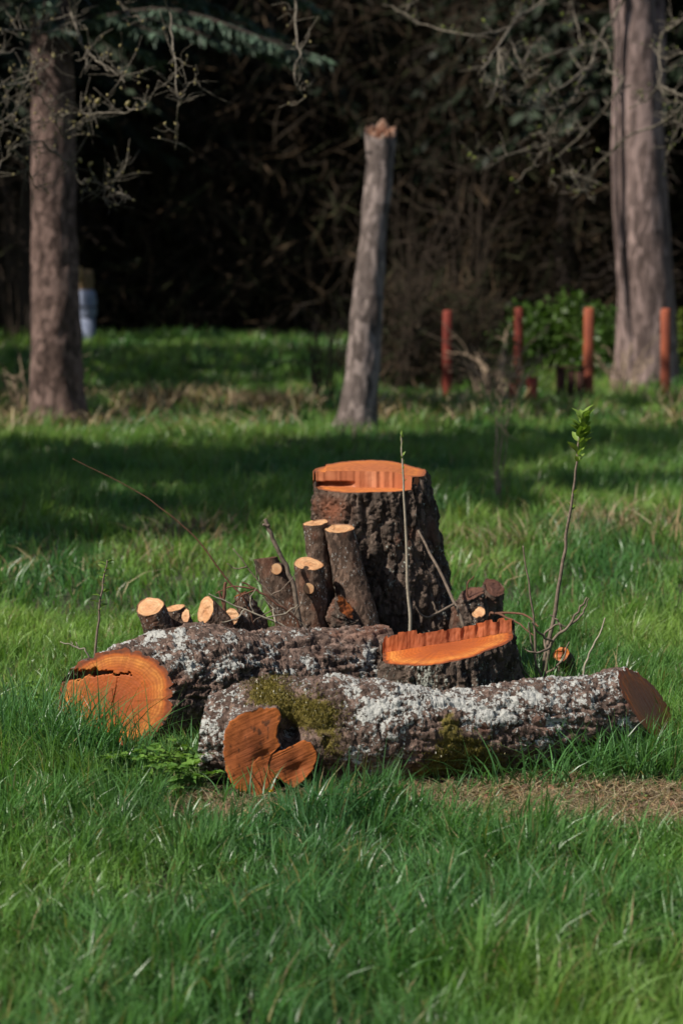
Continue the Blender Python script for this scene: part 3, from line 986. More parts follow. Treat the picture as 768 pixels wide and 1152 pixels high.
# small leafy shoot left
sp = [(106, 780, 8.75), (108, 728, 8.75), (112, 685, 8.75), (117, 650, 8.75), (121, 630, 8.75)]
pts = [P(*q) for q in sp]
base = np.array([pts[0][0], pts[0][1], 0])
sap2 = thing('sapling', 'short thin shoot with sparse small leaves behind the orange log end', 'sapling', base)
V, F = rope([wob(pts, 0.002, 4)], [[0.006, 0.004, 0.0025]], 7)
mesh_np('stem', V - base, F, M_TWIG, sap2)
cp = catmull(pts, 200)
for i in range(22):
    t = 0.45 + 0.55 * (i + r.random()) / 22
    a = r.random() * 6.28
    put_leaf(LEAF_A, sap2, cp[min(199, int(t * 199))] - base, (math.cos(a), math.sin(a), 0.5), r.normal(0, .4), 0.45 + 0.3 * r.random())

# pale upright wand with buds before the tall stump
sp = [(463, 800, 9.3), (461, 706, 9.3), (458, 640, 9.3), (455, 570, 9.3), (453, 520, 9.3), (451, 490, 9.3)]
pts = [P(*q) for q in sp]
base = np.array([pts[0][0], pts[0][1], 0])
wand = thing('shoot', 'pale straight shoot with tiny green buds rising before the tall stump', 'shoot', base)
V, F = rope([wob(pts, 0.0015, 5)], [[0.0075, 0.0062, 0.004, 0.0025]], 8)
mesh_np('stem', V - base, F, M_TWIG_PALE, wand)
cp = catmull(pts, 200)
for i, t in enumerate((0.70, 0.73, 0.76, 0.79, 0.815, 0.84, 0.87, 0.90, 0.93, 0.955, 0.98, 1.0)):
    a = i * 2.4
    put_leaf(LEAF_B, wand, cp[min(199, int(t * 199))] - base, (math.cos(a) * .5, math.sin(a) * .5, 1.0), 0.3 * i, 0.42)

Yt = 9.25
twig('bent_twig', 'long reddish twig arching far out over the grass', [(300, 790, 9.3), (282, 690, Yt), (258, 655, Yt), (240, 630, Yt), (215, 600, Yt), (175, 567, Yt), (130, 540, Yt), (82, 516, Yt)], 0.0045, 0.0012, M_TWIG_RED, seed=11, group=None)
twig('broken_stick', 'bare stick with a pale snapped tip leaning over the leaning stem', [(350, 790, 9.28), (332, 668, 9.28), (318, 630, 9.28), (306, 603, 9.28), (298, 584, 9.28)], 0.010, 0.0075, M_TWIG, seed=12, group=None, forks=[((302, 592, 9.28), (296, 590, 9.27))], amp=0.002)
twig('dry_twig', 'thin grey twig slanting across the sawn stems', [(352, 760, 9.2), (345, 708, 9.22), (300, 665, 9.24), (262, 617, 9.26)], 0.0045, 0.002, M_TWIG, seed=13, group=None, forks=[((318, 683, 9.23), (300, 690, 9.2), (285, 700, 9.18)), ((290, 652, 9.24), (287, 630, 9.22)), ((305, 670, 9.23), (320, 660, 9.2), (338, 640, 9.2)), ((278, 637, 9.25), (266, 640, 9.25), (255, 634, 9.25)), ((330, 694, 9.22), (338, 680, 9.18), (341, 668, 9.18))])
twig('dry_twig', 'pale thin twig lying low over the stubs', [(345, 740, 9.1), (325, 708, 9.08), (290, 692, 9.07), (262, 680, 9.07), (235, 668, 9.06)], 0.0045, 0.002, M_TWIG_PALE, seed=14, group=None, forks=[((300, 695, 9.07), (320, 690, 9.1), (335, 680, 9.1)), ((275, 686, 9.07), (265, 696, 9.05), (250, 700, 9.04)), ((285, 690, 9.07), (282, 675, 9.07), (288, 662, 9.07)), ((310, 700, 9.07), (306, 685, 9.1), (296, 672, 9.1))])
twig('dry_twig', 'reddish twig crossing beneath the leaning stem', [(342, 780, 9.22), (336, 705, 9.22), (312, 680, 9.2), (290, 664, 9.2), (272, 655, 9.2)], 0.006, 0.003, M_TWIG_RED, seed=15, group=None, forks=[((290, 664, 9.2), (275, 668, 9.2), (262, 680, 9.2)), ((285, 662, 9.2), (262, 660, 9.21), (243, 668, 9.22))])
twig('dry_twig', 'short upright stick among the small stubs', [(253, 790, 9.18), (253, 700, 9.18), (252, 675, 9.18), (254, 655, 9.18)], 0.009, 0.006, M_TWIG_RED, seed=16, group=None, forks=[((253, 680, 9.18), (246, 665, 9.18))])
twig('leaning_shoot', 'thin grey rod leaning against the front of the tall stump', [(545, 790, 9.35), (519, 698, 9.42), (495, 645, 9.5), (470, 597, 9.58)], 0.008, 0.005, M_TWIG, seed=17, group=None, forks=[((510, 680, 9.43), (480, 695, 9.35), (465, 680, 9.33)), ((492, 690, 9.4), (486, 677, 9.4))])
twig('dry_twig', 'dark crooked twig reaching from the dark stubs toward the sapling', [(545, 780, 9.55), (548, 700, 9.55), (560, 690, 9.5), (590, 692, 9.4), (605, 705, 9.3)], 0.007, 0.003, M_TWIG_RED, seed=18, group=None, forks=[((560, 690, 9.5), (580, 700, 9.4), (600, 715, 9.3)), ((530, 690, 9.6), (525, 660, 9.6), (533, 648, 9.6))])
twig('weed_stalk', 'thin dry stem with a bleached tip standing beside the sapling', [(606, 808, 9.0), (602, 740, 9.0), (600, 700, 9.0), (595, 660, 9.0), (588, 614, 9.0)], 0.006, 0.0025, M_TWIG, seed=19, group=None)
twig('dry_branch', 'crooked dry branch forking up beside the sapling base', [(604, 812, 8.9), (612, 760, 8.88), (622, 720, 8.86), (640, 703, 8.85), (652, 685, 8.84), (660, 672, 8.84)], 0.0075, 0.003, M_TWIG, seed=20, group=None, forks=[((640, 703, 8.85), (655, 690, 8.9), (662, 673, 8.9)), ((616, 735, 8.87), (612, 715, 8.9), (625, 703, 8.9), (636, 705, 8.9)), ((622, 722, 8.86), (606, 712, 8.82), (598, 700, 8.8)), ((618, 728, 8.86), (603, 735, 8.8), (590, 730, 8.8)), ((610, 765, 8.88), (598, 730, 8.9), (594, 700, 8.9)), ((612, 760, 8.88), (630, 745, 8.85), (640, 722, 8.85)), ((608, 775, 8.88), (590, 755, 8.85), (584, 735, 8.85)), ((632, 711, 8.86), (628, 700, 8.86), (618, 692, 8.86))])
twig('weed_stalk', 'tan bent stem leaning outward behind the front log', [(650, 812, 8.9), (655, 762, 8.85), (663, 735, 8.85), (674, 712, 8.85), (680, 695, 8.85)], 0.005, 0.0025, M_TWIG_PALE, seed=21, group=None)
twig('dry_twig', 'little twig poking out over the top of the orange log end', [(110, 770, 8.62), (98, 735, 8.6), (86, 728, 8.6), (68, 722, 8.6)], 0.004, 0.002, M_TWIG_PALE, seed=22, group=None, forks=[((84, 728, 8.6), (80, 722, 8.6)), ((88, 729, 8.6), (86, 722, 8.6))])


# ------------------------------------------------------------------ grass
def blades(pos, h, w, az, lean, col, nseg=3, tipcol=None, flat=None):
    n = len(pos)
    t = np.linspace(0, 1, nseg + 1)
    dx, dy = np.cos(az), np.sin(az)
    sx, sy = -dy, dx                                             # across the blade
    rotw = rng.uniform(0, 2 * np.pi, n)
    cx_, cy_ = np.cos(rotw), np.sin(rotw)
    rows = []
    cols = []
    for k, tk in enumerate(t):
        out = lean * h * tk ** 1.8
        zz = h * (tk - 0.38 * np.clip(lean, 0, 1.6) * tk ** 2.2)
        c = pos + np.stack([dx * out, dy * out, zz], 1)
        ww = w * (1 - tk ** 1.6) * 0.5
        cc = col * (0.94 + 0.1 * tk)
        if k < nseg:
            rows.append(c + np.stack([cx_ * ww, cy_ * ww, 0 * ww], 1))
            rows.append(c - np.stack([cx_ * ww, cy_ * ww, 0 * ww], 1))
            cols += [cc, cc]
        else:
            rows.append(c)
            cols.append(cc)
    nv = len(rows)
    V = np.stack(rows, 1).reshape(-1, 3)
    C = np.stack(cols, 1).reshape(-1, 3)
    tri = []
    for k in range(nseg - 1):
        a = 2 * k
        tri += [[a, a + 1, a + 3], [a, a + 3, a + 2]]
    a = 2 * (nseg - 1)
    tri.append([a, a + 1, a + 2])
    F = (np.arange(n) * nv)[:, None, None] + np.array(tri)[None]
    return V, F.reshape(-1, 3), C


def inside_wood(x, y):
    """True where a log or stump stands on the ground"""
    m = np.zeros(len(x), bool)
    for (a, b_, r_) in ((np.array([-0.44, 7.91]), np.array([0.35, 7.95]), 0.125), (np.array([0.35, 7.95]), np.array([1.0, 8.24]), 0.09), (np.array([-0.78, 8.52]), np.array([0.2, 9.1]), 0.135)):
        d = b_ - a
        t = np.clip(((x - a[0]) * d[0] + (y - a[1]) * d[1]) / (d @ d), 0, 1)
        m |= np.hypot(x - a[0] - t * d[0], y - a[1] - t * d[1]) < r_
    m |= np.hypot(x - TC[0], y - 9.9) < 0.30
    m |= np.hypot(x - SC_[0], y - 8.82) < 0.27
    m |= (np.abs(x + 0.29) < 0.14) & (np.abs(y - 7.80) < 0.14)
    return m


def fan(n, y0, y1, pw=1.0, marg=0.9):
    y = y0 + (y1 - y0) * rng.random(n) ** pw
    x = (rng.random(n) * 2 - 1) * (y * 0.1412 * 1.12 + marg)
    return x, y


def grass_cols(x, y, n):
    p = np.stack([x * 1.3, y * 0.8, 0 * x], 1)
    k = fbm(p, 3, 31)[:, None]
    k2 = fbm(p * 5, 2, 37)[:, None]
    g1 = np.array([0.112, 0.238, 0.054])
    g2 = np.array([0.195, 0.325, 0.070])
    g3 = np.array([0.064, 0.172, 0.056])
    c = g1 + (g2 - g1) * np.clip(1.6 * k + 0.3, 0, 1.2) + (g3 - g1) * np.clip(-1.6 * k, 0, 1)
    c = c * (1 + 0.25 * k2) * rng.uniform(0.72, 1.28, (n, 1))
    ye = rng.random(n) < 0.05
    c[ye] = np.array([0.22, 0.21, 0.07]) * rng.uniform(0.6, 1.2, (ye.sum(), 1))
    dr = rng.random(n) < 0.025
    c[dr] = np.array([0.34, 0.27, 0.15]) * rng.uniform(0.6, 1.2, (dr.sum(), 1))
    return c


def tuft_height(x, y):
    """extra height where tall tufts grow"""
    e = 0.10 * np.exp(-((x + 1.05) / 0.26) ** 2 - ((y - 8.08) / 0.30) ** 2)
    e += 0.02 * np.exp(-((x + 0.72) / 0.14) ** 2 - ((y - 8.08) / 0.22) ** 2)
    e += 0.09 * np.exp(-((x - 0.16) / 0.13) ** 2 - ((y - 7.32) / 0.14) ** 2)
    e += 0.08 * np.exp(-((x - 1.0) / 0.22) ** 2 - ((y - 7.95) / 0.22) ** 2)
    e += 0.11 * np.exp(-((x - 1.25) / 0.25) ** 2 - ((y - 8.45) / 0.4) ** 2)
    e += 0.17 * np.exp(-((x - 0.74) / 0.12) ** 2 - ((y - 9.0) / 0.25) ** 2)
    e += 0.10 * np.exp(-((x - 0.13) / 0.08) ** 2 - ((y - 8.72) / 0.1) ** 2)
    return e


def grass_zone(name, n, y0, y1, h0, h1, w0, w1, nseg, pw, label, marg=0.9, tuft=True):
    x, y = fan(n, y0, y1, pw, marg)
    keep = ~inside_wood(x, y)
    pmk = patch_mask(x, y)
    keep &= rng.random(n) > pmk * 0.89
    x, y, pmk = x[keep], y[keep], pmk[keep]
    n = len(x)
    # gather blades into tussocks
    cell = 0.07 if y1 < 13 else (0.13 if y1 < 30 else 0.26)
    gx, gy = np.floor(x / cell), np.floor(y / cell)
    hx = _h(gx.astype(np.int64), gy.astype(np.int64), 0 * gx.astype(np.int64), 4)
    hy = _h(gx.astype(np.int64), gy.astype(np.int64), 0 * gx.astype(np.int64), 6)
    pull = 0.45 * rng.random(n)
    x = x * (1 - pull) + (gx + hx) * cell * pull
    y = y * (1 - pull) + (gy + hy) * cell * pull
    k = inside_wood(x, y)
    x, y, pmk, hx, hy = x[~k], y[~k], pmk[~k], hx[~k], hy[~k]
    n = len(x)
    clump = fbm(np.stack([x * 2.2, y * 2.2, 0 * x], 1), 3, 44)
    h = (h0 + (h1 - h0) * rng.random(n)) * (1 + 1.0 * clump) * (0.75 + 0.5 * hx) * (1 - 0.55 * pmk)
    if tuft:
        h = h + tuft_height(x, y) * rng.uniform(0.45, 1.15, n)
    h = h * (1 - 0.55 * np.exp(-((x + 0.66) / 0.16) ** 2 - ((y - 8.12) / 0.22) ** 2))
    h = np.clip(h, 0.02, 0.6)
    w = (w0 + (w1 - w0) * rng.random(n)) * (0.7 + 0.3 * h / max(h1, 1e-3)).clip(0.6, 1.5)
    az = hx * 6.28 + rng.normal(0, 0.9, n) + 0.5
    lean = np.abs(rng.normal(0.45, 0.33, n)) + 0.15 * hy
    col = grass_cols(x, y, n)
    pos = np.stack([x, y, ground_z(x, y) - 0.006], 1)
    V, F, C = blades(pos, h, w, az, lean, col, nseg)
    o = mesh_np(name, V, F, M_GRASS, attrs={'col': C}, smooth=True)
    o['kind'] = 'stuff'
    tag(o, label, 'grass')
    return o


grass_zone('grass', 92000, 4.7, 7.9, 0.055, 0.15, 0.0042, 0.0092, 3, 0.9, 'short thick lawn grass in front of the logs', 0.75)
grass_zone('grass', 90000, 7.9, 12.0, 0.065, 0.15, 0.0045, 0.0090, 3, 1.0, 'green grass growing round the logs and stumps', 0.8)
grass_zone('grass', 120000, 12.0, 26.0, 0.09, 0.18, 0.007, 0.014, 2, 0.85, 'meadow grass between the stumps and the trees', 1.6, False)
grass_zone('grass', 80000, 26.0, 48.0, 0.10, 0.22, 0.016, 0.030, 2, 0.95, 'distant meadow grass below the wood', 3.0, False)

# broad-bladed tufts beside the logs
bx, by, bh, bw, bl = [], [], [], [], []
for (px, py, Y, rx, ry, n, h0, h1, le) in ((35, 0, 8.12, 0.15, 0.12, 650, 0.20, 0.42, 0.5), (90, 0, 8.02, 0.11, 0.08, 380, 0.16, 0.33, 0.45), (5, 0, 8.5, 0.2, 0.2, 380, 0.15, 0.32, 0.5), (150, 0, 8.0, 0.08, 0.06, 70, 0.10, 0.22, 0.5),
                                       (455, 0, 7.30, 0.10, 0.07, 260, 0.07, 0.17, 0.5), (680, 0, 7.95, 0.12, 0.07, 260, 0.12, 0.28, 0.55), (735, 0, 8.1, 0.12, 0.12, 260, 0.1, 0.24, 0.5), (590, 0, 7.78, 0.14, 0.04, 90, 0.12, 0.28, 0.9),
                                       (610, 0, 8.95, 0.12, 0.1, 300, 0.15, 0.34, 0.45), (425, 0, 8.72, 0.04, 0.04, 60, 0.15, 0.27, 0.4), (275, 0, 7.52, 0.12, 0.04, 50, 0.08, 0.2, 0.7), (480, 0, 7.70, 0.15, 0.03, 50, 0.05, 0.12, 0.9), (215, 0, 8.10, 0.04, 0.05, 60, 0.12, 0.24, 0.6)):
    c_ = P(px, 576, Y)
    bx.append(rng.normal(c_[0], rx, n)); by.append(rng.normal(Y, ry, n)); bh.append(rng.uniform(h0, h1, n)); bw.append(rng.uniform(0.005, 0.0095, n)); bl.append(np.abs(rng.normal(le, 0.3, n)))
bx, by, bh, bw, bl = (np.concatenate(a) for a in (bx, by, bh, bw, bl))
k = ~inside_wood(bx, by)
bx, by, bh, bw, bl = bx[k], by[k], bh[k], bw[k], bl[k]
n = len(bx)
V, F, C = blades(np.stack([bx, by, ground_z(bx, by) - 0.006], 1), bh, bw, rng.uniform(0, 6.28, n), bl, np.array([0.075, 0.185, 0.055]) * rng.uniform(0.65, 1.5, (n, 1)), 5)
o = mesh_np('tall_grass', V, F, M_GRASS, attrs={'col': C})
o['kind'] = 'stuff'
tag(o, 'tall broad-bladed grass tufts crowding the log ends', 'tall grass')

# dead straw: flat thatch on the bare patch, bleached tufts in the meadow, a band along the bank
X_, Y_, H_, W_, L_, AZ_ = [], [], [], [], [], []


def straw(x, y, h, w, lean):
    X_.append(x); Y_.append(y); H_.append(h); W_.append(w); L_.append(lean)


n = 26000
x, y = rng.uniform(-0.6, 1.7, n), rng.uniform(7.0, 8.3, n)
k = (rng.random(n) < patch_mask(x, y) * 0.9) & ~inside_wood(x, y)
x, y = x[k], y[k]
straw(x, y, rng.uniform(0.02, 0.09, len(x)), rng.uniform(0.002, 0.005, len(x)), rng.uniform(1.2, 2.2, len(x)))
for (px, py, Y, rx, n, hh) in ((225, 585, 15.5, 0.20, 160, 0.3), (590, 600, 15.0, 0.25, 150, 0.3), (735, 590, 15.5, 0.4, 160, 0.4), (505, 605, 15.0, 0.18, 90, .25), (680, 580, 16.5, 0.3, 130, 0.3), (60, 630, 13.5, 0.3, 60, .3), (530, 630, 13.5, .3, 80, .25), (180, 610, 14, .2, 70, .25)):
    c_ = P(px, py, Y)
    x, y = rng.normal(c_[0], rx, n), rng.normal(Y, rx * 1.3, n)
    straw(x, y, rng.uniform(0.4, 1.0, n) * hh, rng.uniform(0.007, 0.013, n), rng.uniform(0.3, 1.5, n))
n = 22000
x, y = rng.uniform(-6.5, 6.5, n), rng.normal(29.4, 1.5, n)
k = (fbm(np.stack([x * .9, y * .5, 0 * x], 1), 3, 90, 0.7) > -0.22 + 0.3 * rng.random(n)) & ((x < 0.5) | (rng.random(n) < 0.35))
x, y = x[k], y[k]
straw(x, y, rng.uniform(0.10, 0.42, len(x)), rng.uniform(0.012, 0.03, len(x)), rng.uniform(0.2, 1.6, len(x)))
n = 1500
x, y = fan(n, 5, 12, 1, .6)
k = ~inside_wood(x, y)
x, y = x[k], y[k]
straw(x, y, rng.uniform(0.03, 0.10, len(x)), rng.uniform(0.002, 0.004, len(x)), rng.uniform(0.6, 2.0, len(x)))
x, y, h, w, l = (np.concatenate(a) for a in (X_, Y_, H_, W_, L_))
n = len(x)
c = np.array([0.30, 0.22, 0.12]) * rng.uniform(0.35, 1.25, (n, 1)) + rng.normal(0, 0.015, (n, 3)).clip(-.02, .03)
pal_ = rng.random(n) < 0.22
c[pal_] = np.array([0.46, 0.38, 0.24]) * rng.uniform(0.6, 1.2, (pal_.sum(), 1))
c = c.clip(0.03, 0.6)
V, F, C = blades(np.stack([x, y, ground_z(x, y) + 0.002], 1), h, w, rng.uniform(0, 6.28, n), l, c, 3)
o = mesh_np('dry_grass', V, F, M_DRY, attrs={'col': C})
o['kind'] = 'stuff'
tag(o, 'bleached dead grass on the bare patch and the bank', 'dry grass')

# chips of wood and bark on the bare patch
n = 2400
x, y = rng.uniform(-0.5, 1.6, n), rng.uniform(7.1, 8.2, n)
k = (rng.random(n) < patch_mask(x, y)) & ~inside_wood(x, y)
x, y = x[k], y[k]
n = len(x)
a = rng.uniform(0, 6.28, n)
L, W = rng.uniform(0.006, 0.022, n), rng.uniform(0.003, 0.009, n)
tilt = rng.uniform(-0.6, 0.6, n)
cz = ground_z(x, y) + 0.006
u = np.stack([np.cos(a), np.sin(a), tilt], 1) * L[:, None]
v = np.stack([-np.sin(a), np.cos(a), 0.3 * tilt], 1) * W[:, None]
t_ = np.array([0, 0, 1.0]) * 0.003
c0 = np.stack([x, y, cz], 1)
corners = np.stack([c0 - u - v, c0 + u - v * .6, c0 + u * .9 + v, c0 - u * .8 + v, c0 - u - v + t_, c0 + u - v * .6 + t_, c0 + u * .9 + v + t_, c0 - u * .8 + v + t_], 1).reshape(-1, 3)
bf = np.array([[0, 3, 2, 1], [4, 5, 6, 7], [0, 1, 5, 4], [1, 2, 6, 5], [2, 3, 7, 6], [3, 0, 4, 7]])
F = ((np.arange(n) * 8)[:, None, None] + bf[None]).reshape(-1, 4)
pal = np.array([[0.40, 0.17, 0.07], [0.10, 0.06, 0.04], [0.50, 0.34, 0.19], [0.16, 0.08, 0.06]])
C = np.repeat(pal[rng.integers(0, 4, n)] * rng.uniform(0.6, 1.2, (n, 1)), 8, 0)
o = mesh_np('wood_chips', corners, F, M_DRY, attrs={'col': C}, smooth=False)
o['kind'] = 'stuff'
tag(o, 'small wood and bark chips scattered on the bare soil', 'wood chips')

# litter and small broad-leaved weeds
def flat_leaves(name, label, x, y, sz, cols, mat, seed, lift, kind_cat):
    r = np.random.default_rng(seed)
    n = len(x)
    a = r.uniform(0, 6.28, n)
    d = np.stack([np.cos(a), np.sin(a), r.uniform(-0.1, 0.7, n)], 1) * sz[:, None]
    sd = np.stack([-np.sin(a), np.cos(a), r.uniform(-0.5, 0.5, n)], 1) * (sz * r.uniform(0.3, 0.5, n))[:, None]
    c0 = np.stack([x, y, ground_z(x, y) + r.uniform(lift[0], lift[1], n)], 1)
    upv = np.array([0, 0, 1.0]) * (sz * 0.25)[:, None]
    V = np.stack([c0, c0 + d * .35 + sd + upv, c0 + d * .75 + sd * .8 + upv, c0 + d, c0 + d * .75 - sd * .8 + upv, c0 + d * .35 - sd + upv, c0 + d * .5], 1).reshape(-1, 3)
    F = ((np.arange(n) * 7)[:, None, None] + np.array([[0, 6, 1, 1], [1, 6, 2, 2], [2, 6, 3, 3], [3, 6, 4, 4], [4, 6, 5, 5], [5, 6, 0, 0]])[None])[:, :, :3].reshape(-1, 3)
    C = np.repeat(np.array(cols)[r.integers(0, len(cols), n)] * r.uniform(0.6, 1.3, (n, 1)), 7, 0)
    o = mesh_np(name, V, F, mat, attrs={'col': C})
    o['kind'] = 'stuff'
    tag(o, label, kind_cat)


n = 1500
x, y = rng.uniform(-0.5, 1.7, n), rng.uniform(7.0, 8.2, n)
k = (rng.random(n) < patch_mask(x, y)) & ~inside_wood(x, y)
x, y = x[k], y[k]
flat_leaves('leaf_litter', 'brown dead leaf litter on the bare patch', x, y, rng.uniform(0.012, 0.035, len(x)), [(0.20, 0.11, 0.06), (0.30, 0.18, 0.10), (0.11, 0.065, 0.045), (0.26, 0.12, 0.08)], M_DRY, 4, (0.004, 0.012), 'leaf litter')
n = 14000
x, y = fan(n, 4.8, 9.5, 0.9, 0.7)
k = (fbm(np.stack([x * 1.6, y * 1.6, 0 * x], 1), 3, 71) > 0.10 + 0.3 * rng.random(n)) & ~inside_wood(x, y) & (rng.random(n) > 0.75 * patch_mask(x, y))
x, y = x[k], y[k]
flat_leaves('clover', 'small broad-leaved weeds mixed through the lawn', x, y, rng.uniform(0.008, 0.019, len(x)), [(0.12, 0.21, 0.055), (0.15, 0.24, 0.06), (0.085, 0.165, 0.045)], M_LEAF, 5, (0.01, 0.06), 'weeds')

# moss cushions on the front log
V = FRONT_V
mo = 0
for (px, py, rr, s_) in ((350, 800, 0.10, 1.0), (300, 780, 0.07, 0.9), (375, 835, 0.05, 0.6), (520, 850, 0.10, 0.9), (545, 870, 0.10, 0.7)):
    mo = mo + s_ * blob(V, P(px, py, 7.80), (rr, 0.2, 0.05))
pr = np.clip(mo, 0, 1) ** 1.5
idx = rng.choice(len(V), 9000, p=pr / pr.sum())
pos = V[idx] + rng.normal(0, 0.004, (9000, 3))
cc = np.where(rng.random((9000, 1)) < 0.5, [[0.19, 0.16, 0.035]], [[0.10, 0.08, 0.02]]) * rng.uniform(0.6, 1.3, (9000, 1))
V, F, C = blades(pos, rng.uniform(0.006, 0.016, 9000), rng.uniform(0.002, 0.004, 9000), rng.uniform(0, 6.28, 9000), rng.uniform(0.2, 1.2, 9000), cc, 2)
fl = [o_ for o_ in bpy.data.objects if o_.name == 'log'][0]
o = mesh_np('moss', V - np.array(fl.location), F, M_GRASS, fl, attrs={'col': C})
o['kind'] = 'stuff'

# ------------------------------------------------------------------ leafy herbs and a yellow flower beside the logs
herbs = [(165, 880, 7.92), (192, 868, 7.95), (216, 880, 7.84), (145, 895, 7.78), (200, 893, 7.72), (226, 895, 7.66), (178, 900, 7.66), (24, 785, 8.9), (45, 775, 9.1)]
for i, (px, py, Y) in enumerate(herbs):
    c_ = P(px, py, Y)
    base = np.array([c_[0], Y, float(ground_z(np.array([c_[0]]), np.array([Y]))[0])])
    near = i < 7
    h = thing('herb_plant', 'low herb with jagged bright leaves in the grass before the log ends' if near else 'low dark herb in the grass beyond the orange log end', 'herb', base, 'low leafy herbs before the logs' if near else 'low herbs beyond the log')
    r = np.random.default_rng(100 + i)
    ps, rs, tips = [], [], []
    for k in range(15):
        a = r.random() * 6.28
        ln = 0.04 + 0.08 * r.random()
        tip = np.array([math.cos(a) * ln * 0.8, math.sin(a) * ln * 0.8, 0.04 + 0.08 * r.random()])
        ps.append([np.zeros(3), tip * [0.4, 0.4, 0.7], tip])
        rs.append([0.0018, 0.001])
        tips.append((tip, a))
    V, F = rope(ps, rs, 5)
    mesh_np('stalks', V, F, M_LEAF, h, attrs={'col': np.tile([0.10, 0.16, 0.04], (len(V), 1))})
    for tip, a in tips:
        for da in (-1.3, -0.6, 0, 0.6, 1.3):
            put_leaf(LEAF_C if r.random() < 0.6 else LEAF_D, h, tip, (math.cos(a + da), math.sin(a + da), 0.25 + 0.3 * r.random()), r.normal(0, 0.5), (0.32 + 0.2 * r.random()) * (1.1 if da == 0 else 0.8))

c_ = P(305, 891, 7.42)
base = np.array([c_[0], 7.42, 0])
fl = thing('yellow_flower', 'single small yellow flower below the heart-shaped log end', 'flower', base)
V, F = rope([[np.zeros(3), np.array([0.004, 0, c_[2] * .6]), np.array([0, 0, max(c_[2], 0.02)])]], [[0.0015, 0.0012]], 6)
mesh_np('stalk', V, F, M_LEAF, fl, attrs={'col': np.tile([0.08, 0.15, 0.03], (len(V), 1))})
m_y, nt, b = new_mat('yellow_petal')
b.inputs['Base Color'].default_value = (0.75, 0.50, 0.01, 1)
b.inputs['Roughness'].default_value = 0.6
Vp, Fp = [], []
for k in range(14):
    a = k * 2.399
    e = 0.25 + 0.5 * (k % 3)
    d = np.array([math.cos(a) * math.cos(e), math.sin(a) * math.cos(e), math.sin(e)]) * 0.0085
    sd = np.array([-math.sin(a), math.cos(a), 0]) * 0.0026
    o_ = len(Vp)
    Vp += [-sd * .3, sd * .3, d * .7 + sd, d * 1.05, d * .7 - sd]
    Fp += [[o_, o_ + 1, o_ + 2, o_ + 3], [o_, o_ + 3, o_ + 4, o_ + 4]]
Fp = np.array(Fp)
mesh_np('petals', np.array(Vp) + [0, 0, max(c_[2], .02)], [Fp[::2], Fp[1::2][:, :3]], m_y, fl, smooth=False)


# ------------------------------------------------------------------ trees in the background
def trunk_obj(root, pts, rads, mat, ns=70, nt_=40, name='trunk', seed=0, amp=0.02, f=6, cut1=None, vs=0.3):
    base = np.array(root.location)
    V, path, T = tube(pts, rads, ns, nt_, lambda v: amp * (fbm(v * [f, f, f * vs], 4, seed, 0.6) - 0.8 * np.abs(fbm(v * [f * 2.3, f * 2.3, f * vs], 2, seed + 3))), cut1=cut1)
    return mesh_np(name, V - base, grid_faces(ns, nt_), mat, root), V


def needles(boughs, per_m, ln, wd, col, seed, droop=0.5):
    """sprays of needle twigs hung along boughs (list of point lists)"""
    r = np.random.default_rng(seed)
    Ps, Ds = [], []
    for b_ in boughs:
        q = catmull(b_, 24)
        L = np.linalg.norm(np.diff(q, axis=0), axis=1).sum()
        k = max(6, int(L * per_m))
        t = r.random(k) ** 0.8
        i = np.minimum((t * 22).astype(int), 22)
        p_ = q[i] + (q[i + 1] - q[i]) * r.random((k, 1))
        d = q[i + 1] - q[i]
        d /= np.linalg.norm(d, axis=1, keepdims=True) + 1e-9
        sd = np.cross(d, [0, 0, 1.0])
        sd /= np.linalg.norm(sd, axis=1, keepdims=True) + 1e-9
        sg = r.choice([-1, 1], (k, 1))
        dd = d * r.uniform(0.2, 0.9, (k, 1)) + sd * sg * r.uniform(0.2, 1.0, (k, 1)) + np.array([0, 0, -1]) * r.uniform(0.0, 2 * droop, (k, 1))
        Ps.append(p_)
        Ds.append(dd / np.linalg.norm(dd, axis=1, keepdims=True))
    p_, d = np.vstack(Ps), np.vstack(Ds)
    n = len(p_)
    L = ln * r.uniform(0.5, 1.2, n)
    s_ = r.normal(0, 1, (n, 3))
    s_ -= d * (s_ * d).sum(1, keepdims=True)
    s_ /= np.linalg.norm(s_, axis=1, keepdims=True)
    w = wd * r.uniform(0.6, 1.3, n)
    V = np.stack([p_, p_ + d * (L * .45)[:, None] + s_ * w[:, None], p_ + d * L[:, None], p_ + d * (L * .45)[:, None] - s_ * w[:, None]], 1).reshape(-1, 3)
    F = (np.arange(n) * 4)[:, None] + np.array([[0, 1, 2, 3]])
    C = np.repeat(np.array(col) * r.uniform(0.5, 1.5, (n, 1)), 4, 0)
    return V, F, C


